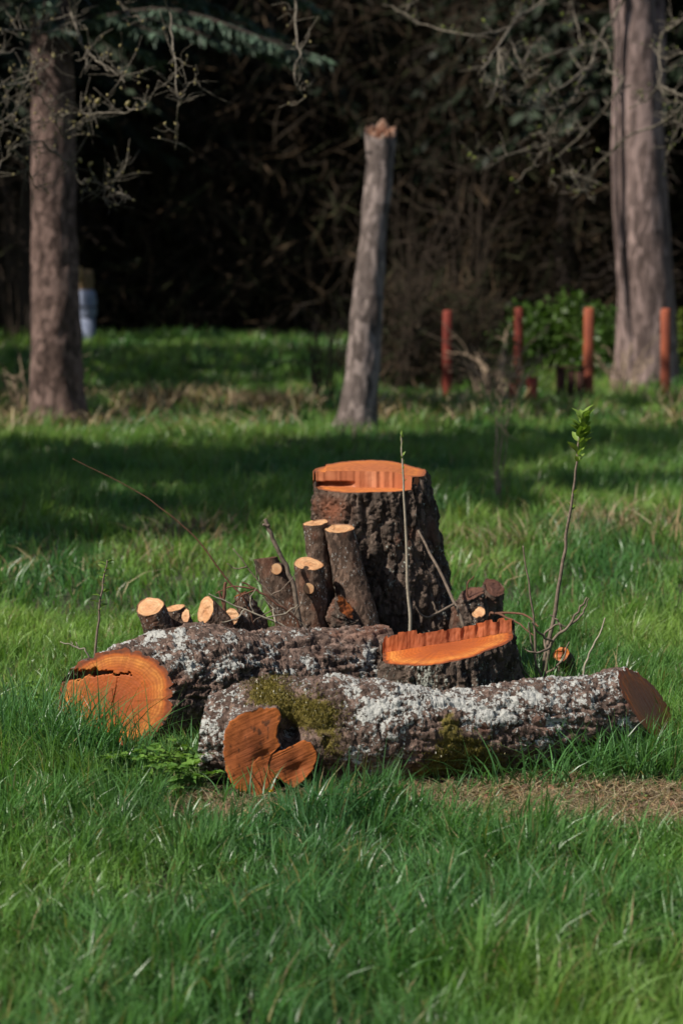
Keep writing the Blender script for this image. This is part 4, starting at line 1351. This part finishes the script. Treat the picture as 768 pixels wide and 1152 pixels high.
def spruce_crown(root, x, y, z0, z1, R, seed, nb, per_m, ln, wd, col=(0.030, 0.052, 0.028), low=0):
    r = np.random.default_rng(seed)
    base = np.array(root.location)
    boughs = []
    for i in range(nb):
        f = (i + r.random()) / nb
        z = z0 + (z1 - z0) * f
        L = R * (1 - 0.85 * f) * r.uniform(0.7, 1.15) + 0.3
        a = i * 2.399 + r.normal(0, 0.3)
        d = np.array([math.cos(a), math.sin(a), 0])
        p0 = np.array([x, y, z])
        boughs.append([p0, p0 + d * L * .5 + [0, 0, 0.02 * L], p0 + d * L + [0, 0, -0.28 * L]])
    for i in range(low):
        a = math.radians(r.uniform(150, 300) if i % 2 else r.uniform(-40, 120))
        L = r.uniform(0.3, 0.5) * R if i % 2 else r.uniform(0.5, 1.15) * R
        p0 = np.array([x, y, z0 - r.uniform(0.1, 1.6)])
        d = np.array([math.cos(a), math.sin(a), 0])
        boughs.append([p0, p0 + d * L * .5 + [0, 0, 0.03 * L], p0 + d * L + [0, 0, -0.12 * L]])
    V, F = rope(boughs, [[0.035, 0.01]] * len(boughs), 5)
    mesh_np('boughs', V - base, F, M_TRUNK_DARK, root)
    V, F, C = needles(boughs, per_m, ln, wd, col, seed + 1)
    o = mesh_np('crown', V - base, F, M_NEEDLE, root, attrs={'col': C}, smooth=False)
    return o


# left spruce
b0 = P(67, 482, 27.5)
root = thing('spruce_tree', 'conifer trunk with reddish grey bark and dark drooping boughs left of the meadow', 'tree', (b0[0], 27.5, 0))
gz = float(ground_z(np.array([b0[0]]), np.array([27.5]))[0])
root.location.z = gz
trunk_obj(root, [(b0[0] + .03, 27.5, gz - .1), P(65, 440, 27.5), P(62, 300, 27.5), P(60, 180, 27.5), P(58, 20, 27.5), P(56, -300, 27.5), P(55, -900, 27.5)],
          [0.40, 0.31, 0.265, 0.25, 0.24, 0.2, 0.04], M_TRUNK_SPRUCE, 160, 48, seed=3, amp=0.035, f=7)
spruce_crown(root, P(58, 0, 27.5)[0], 27.5, 6.0, 10.5, 3.0, 5, 80, 90, 0.20, 0.022, (0.07, 0.11, 0.075), low=44)

# grey snag with a broken top
b0 = P(399, 490, 26.0)
root = thing('dead_tree', 'leaning grey dead trunk with a broken pale top at the wood edge', 'dead tree', (b0[0], 26.0, float(ground_z(np.array([b0[0]]), np.array([26.0]))[0])))
tp = P(428, 148, 26.0)
ns, nt_ = 130, 44
_, Vs = trunk_obj(root, [(b0[0] - .03, 26.0, -0.1), P(402, 465, 26), P(411, 380, 26), P(420, 270, 26), P(426, 190, 26), tp], [0.34, 0.22, 0.175, 0.155, 0.148, 0.172], M_TRUNK_GREY, ns, nt_, seed=8, amp=0.03, f=6, cut1=(tp, [0.1, -0.55, 1]))
fv, ff, fuv, fr = face_disc(Vs[-nt_:], [0.1, -0.55, 1], 20, lambda u, v, R: 0.16 * fbm(np.stack([u * 14, v * 14, u * 0], 1), 3, 2, 0.7) - 0.05 * (1 - R))
mesh_np('broken_top', fv - np.array(root.location), ff, M_SNAGTOP, root, attrs={'mask': np.stack([fr * .8, fr * 0, fr * 0], 1)}, uv=fuv)

# big pale tree right, two grown-together stems
b0 = P(722, 425, 36.0)
gz = float(ground_z(np.array([b0[0]]), np.array([36.0]))[0])
root = thing('broadleaf_tree', 'big pale grey-pink tree trunk with a thin second stem behind the red posts', 'tree', (b0[0], 36.0, gz))
trunk_obj(root, [(b0[0] + .05, 36, gz - .15), P(726, 400, 36), P(725, 300, 36), P(720, 180, 36), P(716, 60, 36), P(708, -60, 36), P(700, -300, 36), P(690, -700, 36)], [0.58, 0.47, 0.41, 0.37, 0.33, 0.30, 0.22, 0.08], M_TRUNK_PALE, 170, 52, seed=12, amp=0.03, f=4, vs=0.3)
trunk_obj(root, [P(712, 440, 35.7), P(704, 370, 35.7), P(697, 290, 35.7), P(691, 210, 35.7), P(691, 140, 35.7), P(694, 60, 35.7), P(692, 0, 35.6), P(670, -120, 35.3), P(640, -300, 34)], [0.16, 0.10, 0.065, 0.05, 0.05, 0.048, 0.045, 0.04, 0.03], M_TRUNK_PALE, 90, 24, name='second_stem', seed=14, amp=0.02, f=5)
trunk_obj(root, [P(738, 120, 36), P(742, 40, 36.1), P(741, -40, 36.3), P(750, -200, 36.5)], [0.1, 0.09, 0.085, 0.05], M_TRUNK_PALE, 40, 20, name='limb', seed=15, amp=0.02, f=5)
lim = []
r = np.random.default_rng(3)
for k in range(16):
    z = 6.5 + 0.45 * k
    p0 = np.array([b0[0] - 0.2 - 0.03 * k, 36, gz + z])
    a = r.random() * 6.28
    L = r.uniform(2, 4)
    lim.append(wob([p0, p0 + [math.cos(a) * L * .5, math.sin(a) * L * .5, 0.6], p0 + [math.cos(a) * L, math.sin(a) * L, 1.6]], 0.08, k))
V, F = rope(lim, [[0.09, 0.02]] * len(lim), 6)
mesh_np('upper_branches', V - np.array(root.location), F, M_TRUNK_PALE, root)

# ------------------------------------------------------------------ two overhanging trees whose lichened twigs hang into view
def ydep(px, py, Y0):
    return Y0 + 0.7 * math.sin(px * 0.021) + 0.5 * math.cos(py * 0.03)


def hanging_tree(name, label, Y0, trunk_pts, trunk_r, limbs, twigs, buds, budcol, seed, grp=None):
    base = np.array([trunk_pts[0][0], trunk_pts[0][1], 0])
    root = thing(name, label, 'tree', base)
    trunk_obj(root, [np.array(p_) for p_ in trunk_pts], trunk_r, M_TWIG_GREY, 60, 24, seed=seed, amp=0.03)
    for l in limbs:
        q = wob([np.array(a) for a in l], 0.02, seed)
        V, F = rope([q], [[0.07, 0.035, 0.018]], 8)
        mesh_np('limb', V - base, F, M_TWIG_GREY, root)
    r = np.random.default_rng(seed)
    tips, allmain = [], []
    for k, (w, tw) in enumerate(twigs):
        q = [P(a, b_, ydep(a, b_, Y0)) for a, b_ in tw]
        wm = w * Y0 / FPX * 0.30
        main = wob(q, 0.006, seed + k)
        pl, rl = [main], [[wm, wm * 0.75, wm * 0.35]]
        # short spur twigs
        for j in range(int(len(main) * 1.1)):
            i = r.integers(1, len(main))
            d = r.normal(0, 1, 3)
            d[2] += 0.3
            ln = r.uniform(0.05, 0.16)
            e = main[i] + unit(d) * ln
            pl.append([main[i], (main[i] + e) / 2 + r.normal(0, .01, 3), e])
            rl.append([wm * 0.45, wm * 0.22])
            tips.append(e)
            e2 = e + unit(d + r.normal(0, 0.7, 3)) * ln * 0.7
            pl.append([(main[i] + e) / 2, (main[i] + e2) / 2 + r.normal(0, .01, 3), e2])
            rl.append([wm * 0.3, wm * 0.2])
        tips.append(main[-1])
        allmain.append(main)
        V, F = rope(pl, rl, 6)
        mesh_np('branch', V - base, F, M_TWIG_GREY, root)
    # each big bud sits on its own short spur
    mains = np.vstack(allmain)
    pl = []
    for a, b_ in buds:
        e = P(a, b_, ydep(a, b_, Y0))
        n_ = mains[np.argmin(np.linalg.norm(mains - e, axis=1))]
        pl.append([n_, (n_ + e) / 2 + [0, 0, -0.01], e])
    V, F = rope(pl, [[0.005, 0.003]] * len(pl), 5)
    mesh_np('branch', V - base, F, M_TWIG_GREY, root)
    # buds: pointed ovals at the twig tips
    th = np.linspace(0, 2 * np.pi, 6, endpoint=False)
    BV, BF, C = [], [], []
    for p_, sz in [(t, 0.011) for t in tips if r.random() < 0.5] + [(P(a, b_, ydep(a, b_, Y0)), 0.022) for a, b_ in buds]:
        d = unit(r.normal(0, 0.5, 3) + [0, 0, 0.8])
        u = unit(np.cross(d, [1, 0.2, 0]))
        v = np.cross(d, u)
        o_ = len(BV)
        for t, rr_ in ((0, 0.35), (0.5, 0.6), (1.1, 0.5), (1.7, 0.12)):
            for a in th:
                BV.append(p_ + d * sz * t + (u * math.cos(a) + v * math.sin(a)) * sz * rr_)
        BF.append(grid_faces(4, 6) + o_)
        C += [np.array(budcol) * r.uniform(0.6, 1.2)] * 24
    o = mesh_np('buds', np.array(BV) - base, np.vstack(BF), M_LEAF, root, attrs={'col': np.array(C)})
    o['kind'] = 'stuff'
    return root


LT = [(4, [(-40, 20), (0, 34), (25, 34), (42, 32), (48, 22)]), (3, [(42, 32), (45, 38), (58, 36), (70, 31), (79, 36)]),
      (5, [(60, -60), (78, 5), (83, 22), (92, 45), (97, 62), (96, 78)]), (4, [(95, 52), (108, 68), (122, 78), (134, 85), (140, 93)]), (3, [(134, 85), (141, 82)]),
      (4, [(18, 95), (30, 98), (42, 106), (52, 117), (60, 130)]), (4, [(60, 130), (70, 129), (90, 127), (110, 127), (135, 127), (160, 121), (165, 118)]),
      (3, [(62, 131), (72, 155), (78, 145), (92, 140), (100, 130), (107, 118)]), (4, [(25, 160), (48, 160), (60, 171), (72, 180), (83, 190), (92, 205), (105, 206), (118, 208), (130, 200), (138, 195)]),
      (4, [(118, 208), (135, 218), (152, 226)]), (3, [(118, 208), (118, 215), (119, 228)]), (5, [(-40, 215), (0, 185), (12, 170), (25, 160), (33, 148)]),
      (4, [(15, 168), (28, 182), (34, 195), (40, 210), (52, 214)]), (5, [(-40, 88), (0, 95), (18, 95), (30, 92), (35, 82)]), (4, [(-40, 110), (0, 130), (15, 142), (25, 140), (62, 138)]),
      (3, [(35, 82), (42, 82), (55, 72), (62, 64)]), (4, [(186, -60), (190, 10), (193, 40), (197, 70), (200, 120), (195, 160)]), (3, [(200, 120), (206, 108), (212, 95), (220, 90)]),
      (5, [(328, -60), (332, 0), (335, 50), (338, 60), (330, 85), (343, 110)]), (4, [(120, -50), (140, 10), (155, 20), (160, 25)]), (3, [(-30, 60), (0, 62), (18, 55), (40, 60)]), (4, [(-30, 150), (0, 140), (20, 120), (40, 105)])]
hanging_tree('budding_tree', 'bare budding tree whose crooked twigs hang before the conifer trunk', 14.5,
             [(-4.4, 14.2, -0.1), (-4.3, 14.2, 1.2), (-4.0, 14.3, 2.6), (-3.6, 14.4, 3.8), (-3.3, 14.6, 5.2)], [0.24, 0.19, 0.15, 0.11, 0.05],
             [[(-4.1, 14.25, 2.2), (-3.2, 14.3, 2.5), P(-40, 150, 13.7)], [(-3.9, 14.3, 2.8), (-3.0, 14.2, 3.0), P(-40, 40, 14.1)], [(-3.6, 14.4, 3.8), (-2.6, 14.6, 3.75), P(60, -60, 15.0), P(186, -60, 14.0), P(328, -60, 15.0)]],
             LT, [(61, 65), (99, 114), (108, 116), (142, 119), (90, 130), (31, 148), (89, 178), (100, 186), (98, 205), (13, 82), (45, 95)], (0.36, 0.30, 0.14), 21)
RT = [(6, [(650, -60), (612, 0), (590, 14), (575, 28), (560, 52), (548, 70), (538, 85)]), (4, [(575, 30), (545, 38), (520, 38), (480, 30), (450, 12), (430, 5)]),
      (5, [(560, 55), (560, 90), (552, 110), (545, 125)]), (4, [(561, 58), (563, 70), (567, 100), (563, 110)]), (5, [(563, 55), (580, 78), (590, 84), (604, 84)]), (4, [(572, 45), (588, 70), (600, 50), (608, 42)]),
      (6, [(715, -40), (700, 0), (690, 20), (672, 45), (665, 70), (648, 85), (620, 105), (595, 117), (565, 118)]), (5, [(652, 84), (645, 110), (630, 130), (615, 160), (600, 185), (580, 205)]),
      (4, [(614, 162), (585, 170), (560, 178), (530, 172)]), (5, [(682, 80), (700, 90), (685, 115), (660, 145), (640, 165), (620, 180)]), (4, [(660, 144), (650, 144), (635, 147)]),
      (5, [(800, 100), (768, 120), (740, 140), (710, 150), (685, 172), (668, 190), (660, 200), (640, 199), (620, 198)]), (5, [(660, 200), (658, 215), (668, 228)]), (4, [(658, 214), (650, 216)]),
      (5, [(790, 10), (755, 30), (742, 45), (742, 70), (740, 95), (725, 115), (715, 110)]), (5, [(741, 95), (755, 103), (768, 108), (790, 112)]), (4, [(740, 98), (752, 118)]),
      (4, [(762, 124), (755, 150), (750, 165), (745, 190)]), (4, [(670, 48), (660, 50), (630, 58), (605, 67)]), (4, [(640, -40), (645, 10), (652, 45), (658, 52)]),
      (4, [(800, 55), (768, 60), (745, 65), (730, 50)]), (4, [(800, 10), (768, 20), (750, 30)]), (4, [(674, 44), (685, 60), (682, 80)]), (4, [(800, 135), (770, 140), (755, 135)]), (4, [(640, 118), (615, 122), (590, 110)]), (4, [(618, 158), (612, 150), (600, 152)])]
hanging_tree('budding_tree', 'grey lichened tree whose bare branches droop before the big pale trunk', 20.0,
             [(5.4, 20.2, -0.1), (5.3, 20.2, 1.5), (4.9, 20.1, 3.2), (4.5, 20.0, 4.8), (4.2, 20.0, 6.4)], [0.26, 0.2, 0.16, 0.12, 0.05],
             [[(5.0, 20.1, 2.9), (4.0, 20.0, 3.3), P(800, 110, 19.8)], [(4.8, 20.1, 3.8), (3.7, 20.0, 4.2), P(800, 10, 19.8)], [(4.5, 20.0, 4.8), (3.4, 20.1, 4.9), P(715, -40, 20.6), P(640, -50, 20.8)]],
             RT, [(545, 25), (500, 32), (660, 25), (640, 30), (530, 172), (535, 178), (673, 170), (600, 155), (622, 195), (575, 203), (632, 18)], (0.20, 0.24, 0.05), 22)

# ------------------------------------------------------------------ posts and the pale pillar
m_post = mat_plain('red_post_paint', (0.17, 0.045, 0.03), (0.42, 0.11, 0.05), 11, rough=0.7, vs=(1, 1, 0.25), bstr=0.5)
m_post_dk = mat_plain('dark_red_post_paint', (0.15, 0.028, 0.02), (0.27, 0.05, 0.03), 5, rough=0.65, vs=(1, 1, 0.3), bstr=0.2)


def post(label, px, ytop, Y, w, mat, name='fence_post', lean=0.0, group='red fence posts'):
    tp = P(px, ytop, Y)
    gz = float(ground_z(np.array([tp[0]]), np.array([Y]))[0])
    root = thing(name, label, 'post', (tp[0], Y, gz), group)
    hh = tp[2] - gz
    s = w / 2
    rings = []
    nr = 12
    for (z, k) in ((-0.1, 1), (hh * .3, 1), (hh * .6, 1.0), (hh - 0.03, 1), (hh - 0.008, 0.86), (hh, 0.55)):
        for a in range(nr):
            t = a / nr * 6.283
            c_, s__ = math.cos(t), math.sin(t)
            m_ = (abs(c_) ** 4 + abs(s__) ** 4) ** -0.25
            rings.append((c_ * m_ * s * k + lean * z, s__ * m_ * s * k, z))
    V = np.array(rings)
    F = grid_faces(6, nr)
    Vc = np.vstack([V, [[lean * hh, 0, hh]]])
    j = np.arange(nr)
    mesh_np('shaft', Vc, [F, np.stack([5 * nr + j, 5 * nr + (j + 1) % nr, 0 * j + len(V)], 1)], mat, root, smooth=False)
    return root


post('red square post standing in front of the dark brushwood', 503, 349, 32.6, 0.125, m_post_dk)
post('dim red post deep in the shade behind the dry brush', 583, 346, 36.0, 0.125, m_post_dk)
post('bright orange-red post in full sun between the dark box and the big pale trunk', 662, 346, 32.8, 0.135, m_post)
post('orange-red post standing in front of the big pale trunk', 749, 347, 32.8, 0.125, m_post, lean=-0.01)
post('low orange stub of a cut-off post beside the dry brush', 577, 432, 31.5, 0.11, m_post, 'post_stub')
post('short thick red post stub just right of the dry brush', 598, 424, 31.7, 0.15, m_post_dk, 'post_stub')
# dark box-like stump behind the posts
tp = P(641, 412, 32.5)
gz = float(ground_z(np.array([tp[0]]), np.array([32.5]))[0])
root = thing('wooden_crate', 'dark weathered wooden block standing behind the sunlit red post', 'crate', (tp[0], 32.5, gz))
hh = tp[2] - gz
mdk = mat_plain('dark_board', (0.03, 0.014, 0.01), (0.07, 0.03, 0.02), 8, vs=(1, 1, .3))


def box(name, x0, x1, y0, y1, z0, z1, mat, root):
    V = [(x, y, z) for z in (z0, z1) for (x, y) in ((x0, y0), (x1, y0), (x1, y1), (x0, y1))]
    F = [[0, 3, 2, 1], [4, 5, 6, 7], [0, 1, 5, 4], [1, 2, 6, 5], [2, 3, 7, 6], [3, 0, 4, 7]]
    return mesh_np(name, V, np.array(F), mat, root, smooth=False)


for k in range(3):
    box('board', -0.18 + 0.122 * k, -0.07 + 0.122 * k, -0.15, -0.125, -0.03, hh - 0.03 - 0.01 * k, mdk, root)
box('side_panel', -0.18, -0.155, -0.124, 0.15, -0.03, hh - 0.04, mdk, root)
box('side_panel', 0.155, 0.18, -0.124, 0.15, -0.03, hh - 0.04, mdk, root)
box('lid', -0.20, 0.20, -0.17, 0.17, hh - 0.028, hh, mdk, root)

# pale blue-grey pillar with a wooden head, far left behind the conifer
Yp = 44.0
c_ = P(98, 384, Yp)
gz = float(ground_z(np.array([c_[0]]), np.array([Yp]))[0])
root = thing('marker_pillar', 'pale blue-grey pillar with a brown wooden head behind the conifer trunk', 'pillar', (c_[0], Yp, gz))
m_blue = mat_plain('blue_grey_paint', (0.17, 0.20, 0.29), (0.28, 0.31, 0.41), 4, rough=0.7, bstr=0.2)
m_bw = mat_plain('brown_post_wood', (0.14, 0.09, 0.045), (0.24, 0.16, 0.08), 8, vs=(1, 1, .3))
m_tan = mat_plain('tan_wood', (0.36, 0.22, 0.09), (0.50, 0.32, 0.14), 8)
zt = lambda py: float(P(98, py, Yp)[2] - gz)


def lathe(name, prof, mat, root, n=20, sq=0.0, off=(0, 0)):
    V = []
    for (z, r_) in prof:
        for a in range(n):
            t = a / n * 6.283
            V.append((math.cos(t) * r_ + off[0], math.sin(t) * r_ + off[1], z))
    V.append((off[0], off[1], prof[-1][0]))
    j = np.arange(n)
    k = len(prof)
    return mesh_np(name, V, [grid_faces(k, n), np.stack([(k - 1) * n + j, (k - 1) * n + (j + 1) % n, 0 * j + k * n], 1)], mat, root, smooth=False)


lathe('foot', [(-0.1, 0.155), (zt(357), 0.150), (zt(356), 0.13)], m_blue, root)
lathe('body', [(zt(355.5), 0.172), (zt(350), 0.185), (zt(334), 0.18), (zt(328), 0.16), (zt(325), 0.10)], m_blue, root)
lathe('collar', [(zt(346.5), 0.192), (zt(344), 0.192)], mat_plain('dark_band', (0.05, 0.055, 0.07), (0.09, 0.1, 0.12), 5), root)
lathe('wooden_head', [(zt(326), 0.125), (zt(315), 0.135), (zt(304), 0.12), (zt(303), 0.07)], m_bw, root, 14)
lathe('pale_knob', [(zt(317), 0.02), (zt(312), 0.05), (zt(304), 0.06), (zt(300), 0.035)], m_tan, root, 12, off=(-0.11, -0.11))

# ------------------------------------------------------------------ brush and shrubs at the wood edge
def brush(label, px, py, Y, n, h, spread, mat, seed, name='brush', grp='bare brush at the wood edge', r0=0.012, cat='bush', dead=0.5):
    c_ = P(px, py, Y)
    gz = float(ground_z(np.array([c_[0]]), np.array([Y]))[0])
    base = np.array([c_[0], Y, gz])
    root = thing(name, label, cat, base, grp)
    r = np.random.default_rng(seed)
    pl, rl = [], []
    for k in range(n):
        a = r.random() * 6.28
        L = h * r.uniform(0.45, 1.1)
        s = spread * r.uniform(0.1, 1.0)
        p0 = np.array([math.cos(a) * 0.25 * spread * r.random(), math.sin(a) * 0.25 * spread * r.random(), -0.05])
        p1 = p0 + [math.cos(a) * s * .35, math.sin(a) * s * .35, L * 0.6]
        p2 = p0 + [math.cos(a) * s, math.sin(a) * s, L * r.uniform(0.7, 1.0)]
        m = wob([p0, p1, p2], 0.02 * min(1, h / 2), seed * 100 + k)
        pl.append(m)
        rl.append([r0, r0 * .6, r0 * .3])
        for j in range(2):
            i = r.integers(2, len(m))
            e = m[i] + r.normal(0, 1, 3) * [0.25, 0.25, 0.2] * h * 0.4
            pl.append([m[i], (m[i] + e) / 2 + r.normal(0, .03, 3), e])
            rl.append([r0 * .5, r0 * .25])
    V, F = rope(pl, rl, 5)
    mesh_np('stems', V, F, mat, root)
    return root


m_brush = mat_plain('brush_stem', (0.032, 0.023, 0.016), (0.07, 0.05, 0.036), 20)
m_brush_tan = mat_plain('dry_brush_stem', (0.22, 0.16, 0.11), (0.40, 0.30, 0.21), 20)
brush('tall dark brushwood right beside the broken grey trunk', 452, 455, 34.5, 22, 3.4, 1.0, m_brush, 1, grp=None)
brush('dark brushwood left of the broken grey trunk', 358, 450, 31.0, 18, 2.2, 0.9, m_brush, 2, grp=None)
brush('low tangle of dry tan stems around the red post stubs', 560, 452, 32.0, 30, 1.15, 1.0, m_brush_tan, 3, grp=None, r0=0.016)
brush('dark tall brushwood behind the dry tangle and the dim post', 525, 440, 42.0, 14, 4.2, 0.9, m_brush, 4, grp=None, r0=0.016)
brush('thin dry weed stalks in the meadow before the dry tangle', 556, 556, 18.0, 6, 1.1, 0.25, m_brush_tan, 5, 'weed_stalks', None, 0.006, 'weed')
brush('dry arching stems at the foot of the big pale tree', 700, 440, 34.2, 16, 0.9, 0.9, m_brush_tan, 6, grp=None, r0=0.014)
brush('low dead stems gathered round the foot of the conifer', 30, 462, 28.3, 22, 0.9, 0.7, m_brush_tan, 7, grp=None, r0=0.010)
brush('dark brushwood behind the blue-grey pillar', 20, 395, 44.5, 26, 4.0, 1.6, m_brush, 8, grp=None, r0=0.016)


def shrub(label, px, Y, wx, wy, hz, n, col, seed, leaf=0.11, grp=None):
    c_ = P(px, 400, Y)
    gz = float(ground_z(np.array([c_[0]]), np.array([Y]))[0])
    base = np.array([c_[0], Y, gz])
    root = thing('leafy_shrub', label, 'shrub', base, grp)
    r = np.random.default_rng(seed)
    u = r.normal(0, 1, (n, 3))
    u /= np.linalg.norm(u, axis=1, keepdims=True)
    u[:, 2] = np.abs(u[:, 2])
    k = r.random(n) ** 0.45
    p_ = u * k[:, None] * [wx, wy, hz] * (1 + 0.3 * fbm(u * 2.5, 2, seed))[:, None]
    d = r.normal(0, 1, (n, 3)) + [0, 0, 0.4]
    d /= np.linalg.norm(d, axis=1, keepdims=True)
    s = np.cross(d, r.normal(0, 1, (n, 3)))
    s /= np.linalg.norm(s, axis=1, keepdims=True)
    L = leaf * r.uniform(0.6, 1.3, (n, 1))
    V = np.stack([p_, p_ + d * L * .5 + s * L * .32, p_ + d * L, p_ + d * L * .5 - s * L * .32], 1).reshape(-1, 3)
    C = np.repeat(np.array(col) * r.uniform(0.5, 1.5, (n, 1)), 4, 0)
    mesh_np('foliage', V, (np.arange(n) * 4)[:, None] + np.array([[0, 1, 2, 3]]), M_LEAF, root, attrs={'col': C}, smooth=False)
    pl = [[np.array([0, 0, -.05]), p_[i] * [.3, .3, .5], p_[i]] for i in r.integers(0, n, 24)]
    V, F = rope(pl, [[0.012, 0.004]] * 24, 5)
    mesh_np('stems', V, F, m_brush, root)


shrub('wide low green shrub behind the bright red post', 640, 38.5, 0.95, 0.7, 1.15, 3600, (0.060, 0.115, 0.02), 1)
shrub('green shrub growing at the left foot of the big pale trunk', 685, 37.6, 0.55, 0.6, 0.95, 2000, (0.052, 0.105, 0.02), 2)
shrub('loose green shrub behind the dim red post', 595, 38.5, 0.6, 0.6, 1.05, 2000, (0.05, 0.10, 0.018), 3)
shrub('small yellow-green shrub behind the post at the big trunk', 768, 38.0, 0.5, 0.5, 0.9, 1200, (0.085, 0.12, 0.015), 4)

# ------------------------------------------------------------------ the wood
protos = []
for k in range(3):
    r = np.random.default_rng(300 + k)
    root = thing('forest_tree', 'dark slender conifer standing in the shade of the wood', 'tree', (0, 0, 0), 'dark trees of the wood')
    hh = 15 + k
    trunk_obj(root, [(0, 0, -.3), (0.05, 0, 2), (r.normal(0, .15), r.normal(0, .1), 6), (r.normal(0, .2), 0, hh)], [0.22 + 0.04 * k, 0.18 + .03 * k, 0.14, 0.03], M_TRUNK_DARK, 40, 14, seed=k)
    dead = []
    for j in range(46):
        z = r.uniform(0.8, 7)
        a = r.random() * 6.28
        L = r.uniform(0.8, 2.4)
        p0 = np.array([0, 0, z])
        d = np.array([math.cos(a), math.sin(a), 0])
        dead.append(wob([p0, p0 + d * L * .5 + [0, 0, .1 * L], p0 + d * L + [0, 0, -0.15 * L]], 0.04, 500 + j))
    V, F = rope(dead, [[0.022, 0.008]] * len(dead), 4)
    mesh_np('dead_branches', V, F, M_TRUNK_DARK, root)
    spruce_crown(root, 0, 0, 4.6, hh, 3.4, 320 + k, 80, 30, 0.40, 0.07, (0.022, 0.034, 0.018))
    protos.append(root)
spots = []
r = np.random.default_rng(77)
for row, Y in enumerate((49.5, 52, 55, 58, 62)):
    w = 0.15 * Y + 8
    n = int(2 * w / (2.9 if row else 3.3))
    for i in range(n):
        x = -w + 2 * w * (i + 0.5) / n + r.normal(0, 0.7)
        if row == 0 and abs(x - P(98, 384, 46)[0]) < 0.9:
            x += 1.6
        if row < 2 and -5.5 < x < 3.5:
            continue
        spots.append((x, Y + r.normal(0, 0.8)))
used = [False] * 3
# the same conifers, out of frame on the left, that throw the shade bands over the meadow
spots += [(-11.3, 14.6), (-9.0, 16.2), (-14.5, 17.5), (-17.5, 12.5), (-8.0, 13.4), (-9.6, 17.9), (-12.6, 15.6), (-5.5, 19.4), (-10.0, 26.2), (-11.0, 29.8), (-10.5, 33.0), (-9.0, 36.8), (-12, 41.0), (9.5, 42.0), (8.3, 38.5), (-17, 34)]
for i, (x, y) in enumerate(spots):
    k = i % 3
    o = protos[k] if not used[k] else copy_tree(protos[k])
    used[k] = True
    o.location = (x, y, float(ground_z(np.array([x]), np.array([y]))[0]))
    o.rotation_euler.z = r.random() * 6.28
    s = r.uniform(0.85, 1.15)
    o.scale = (s, s, s)
    if y < 45:
        o['label'] = 'tall conifer standing in the open meadow beside the wood'
        o['group'] = 'conifers at the side of the meadow'

# matted undergrowth and far wood: dead twigs too many to count
def twig_mass(name, label, n, x0, x1, y0, y1, z0, z1, L0, L1, W, cols, seed, zp=1.0, thick=False):
    r = np.random.default_rng(seed)
    x, y = r.uniform(x0, x1, n), r.uniform(y0, y1, n)
    z = ground_z(x, y) + z0 + (z1 - z0) * r.random(n) ** zp
    d = r.normal(0, 1, (n, 3)) + [0, 0, 0.3]
    d /= np.linalg.norm(d, axis=1, keepdims=True)
    s = np.cross(d, r.normal(0, 1, (n, 3)))
    s /= np.linalg.norm(s, axis=1, keepdims=True)
    L = r.uniform(L0, L1, (n, 1))
    w = W * r.uniform(0.5, 1.4, (n, 1))
    p_ = np.stack([x, y, z], 1)
    b1 = r.normal(0, 0.12, (n, 3)) * L
    V = np.stack([p_, p_ + d * L * .5 + s * w + b1, p_ + d * L, p_ + d * L * .5 - s * w + b1], 1).reshape(-1, 3)
    C = np.repeat(np.array(cols)[r.integers(0, len(cols), n)] * r.uniform(0.5, 1.4, (n, 1)), 4, 0)
    o = mesh_np(name, V, (np.arange(n) * 4)[:, None] + np.array([[0, 1, 2, 3]]), M_TWIGMASS, attrs={'col': C}, smooth=False)
    o['kind'] = 'stuff'
    tag(o, label, name.replace('_', ' '))
    return o


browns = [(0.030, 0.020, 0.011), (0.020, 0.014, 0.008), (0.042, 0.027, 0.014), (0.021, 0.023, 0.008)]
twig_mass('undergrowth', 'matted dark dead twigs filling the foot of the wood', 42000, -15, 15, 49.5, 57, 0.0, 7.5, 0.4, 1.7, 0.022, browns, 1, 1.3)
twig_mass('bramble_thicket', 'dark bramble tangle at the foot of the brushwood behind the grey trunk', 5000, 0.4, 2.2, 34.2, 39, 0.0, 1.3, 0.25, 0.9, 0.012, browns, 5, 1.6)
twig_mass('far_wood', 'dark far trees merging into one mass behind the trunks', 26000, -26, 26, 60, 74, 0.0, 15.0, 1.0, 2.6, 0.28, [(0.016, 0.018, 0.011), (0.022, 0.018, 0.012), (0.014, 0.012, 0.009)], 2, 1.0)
print('tris', sum(len(m.loop_triangles) or sum(len(p.vertices) - 2 for p in m.polygons) for m in bpy.data.meshes))
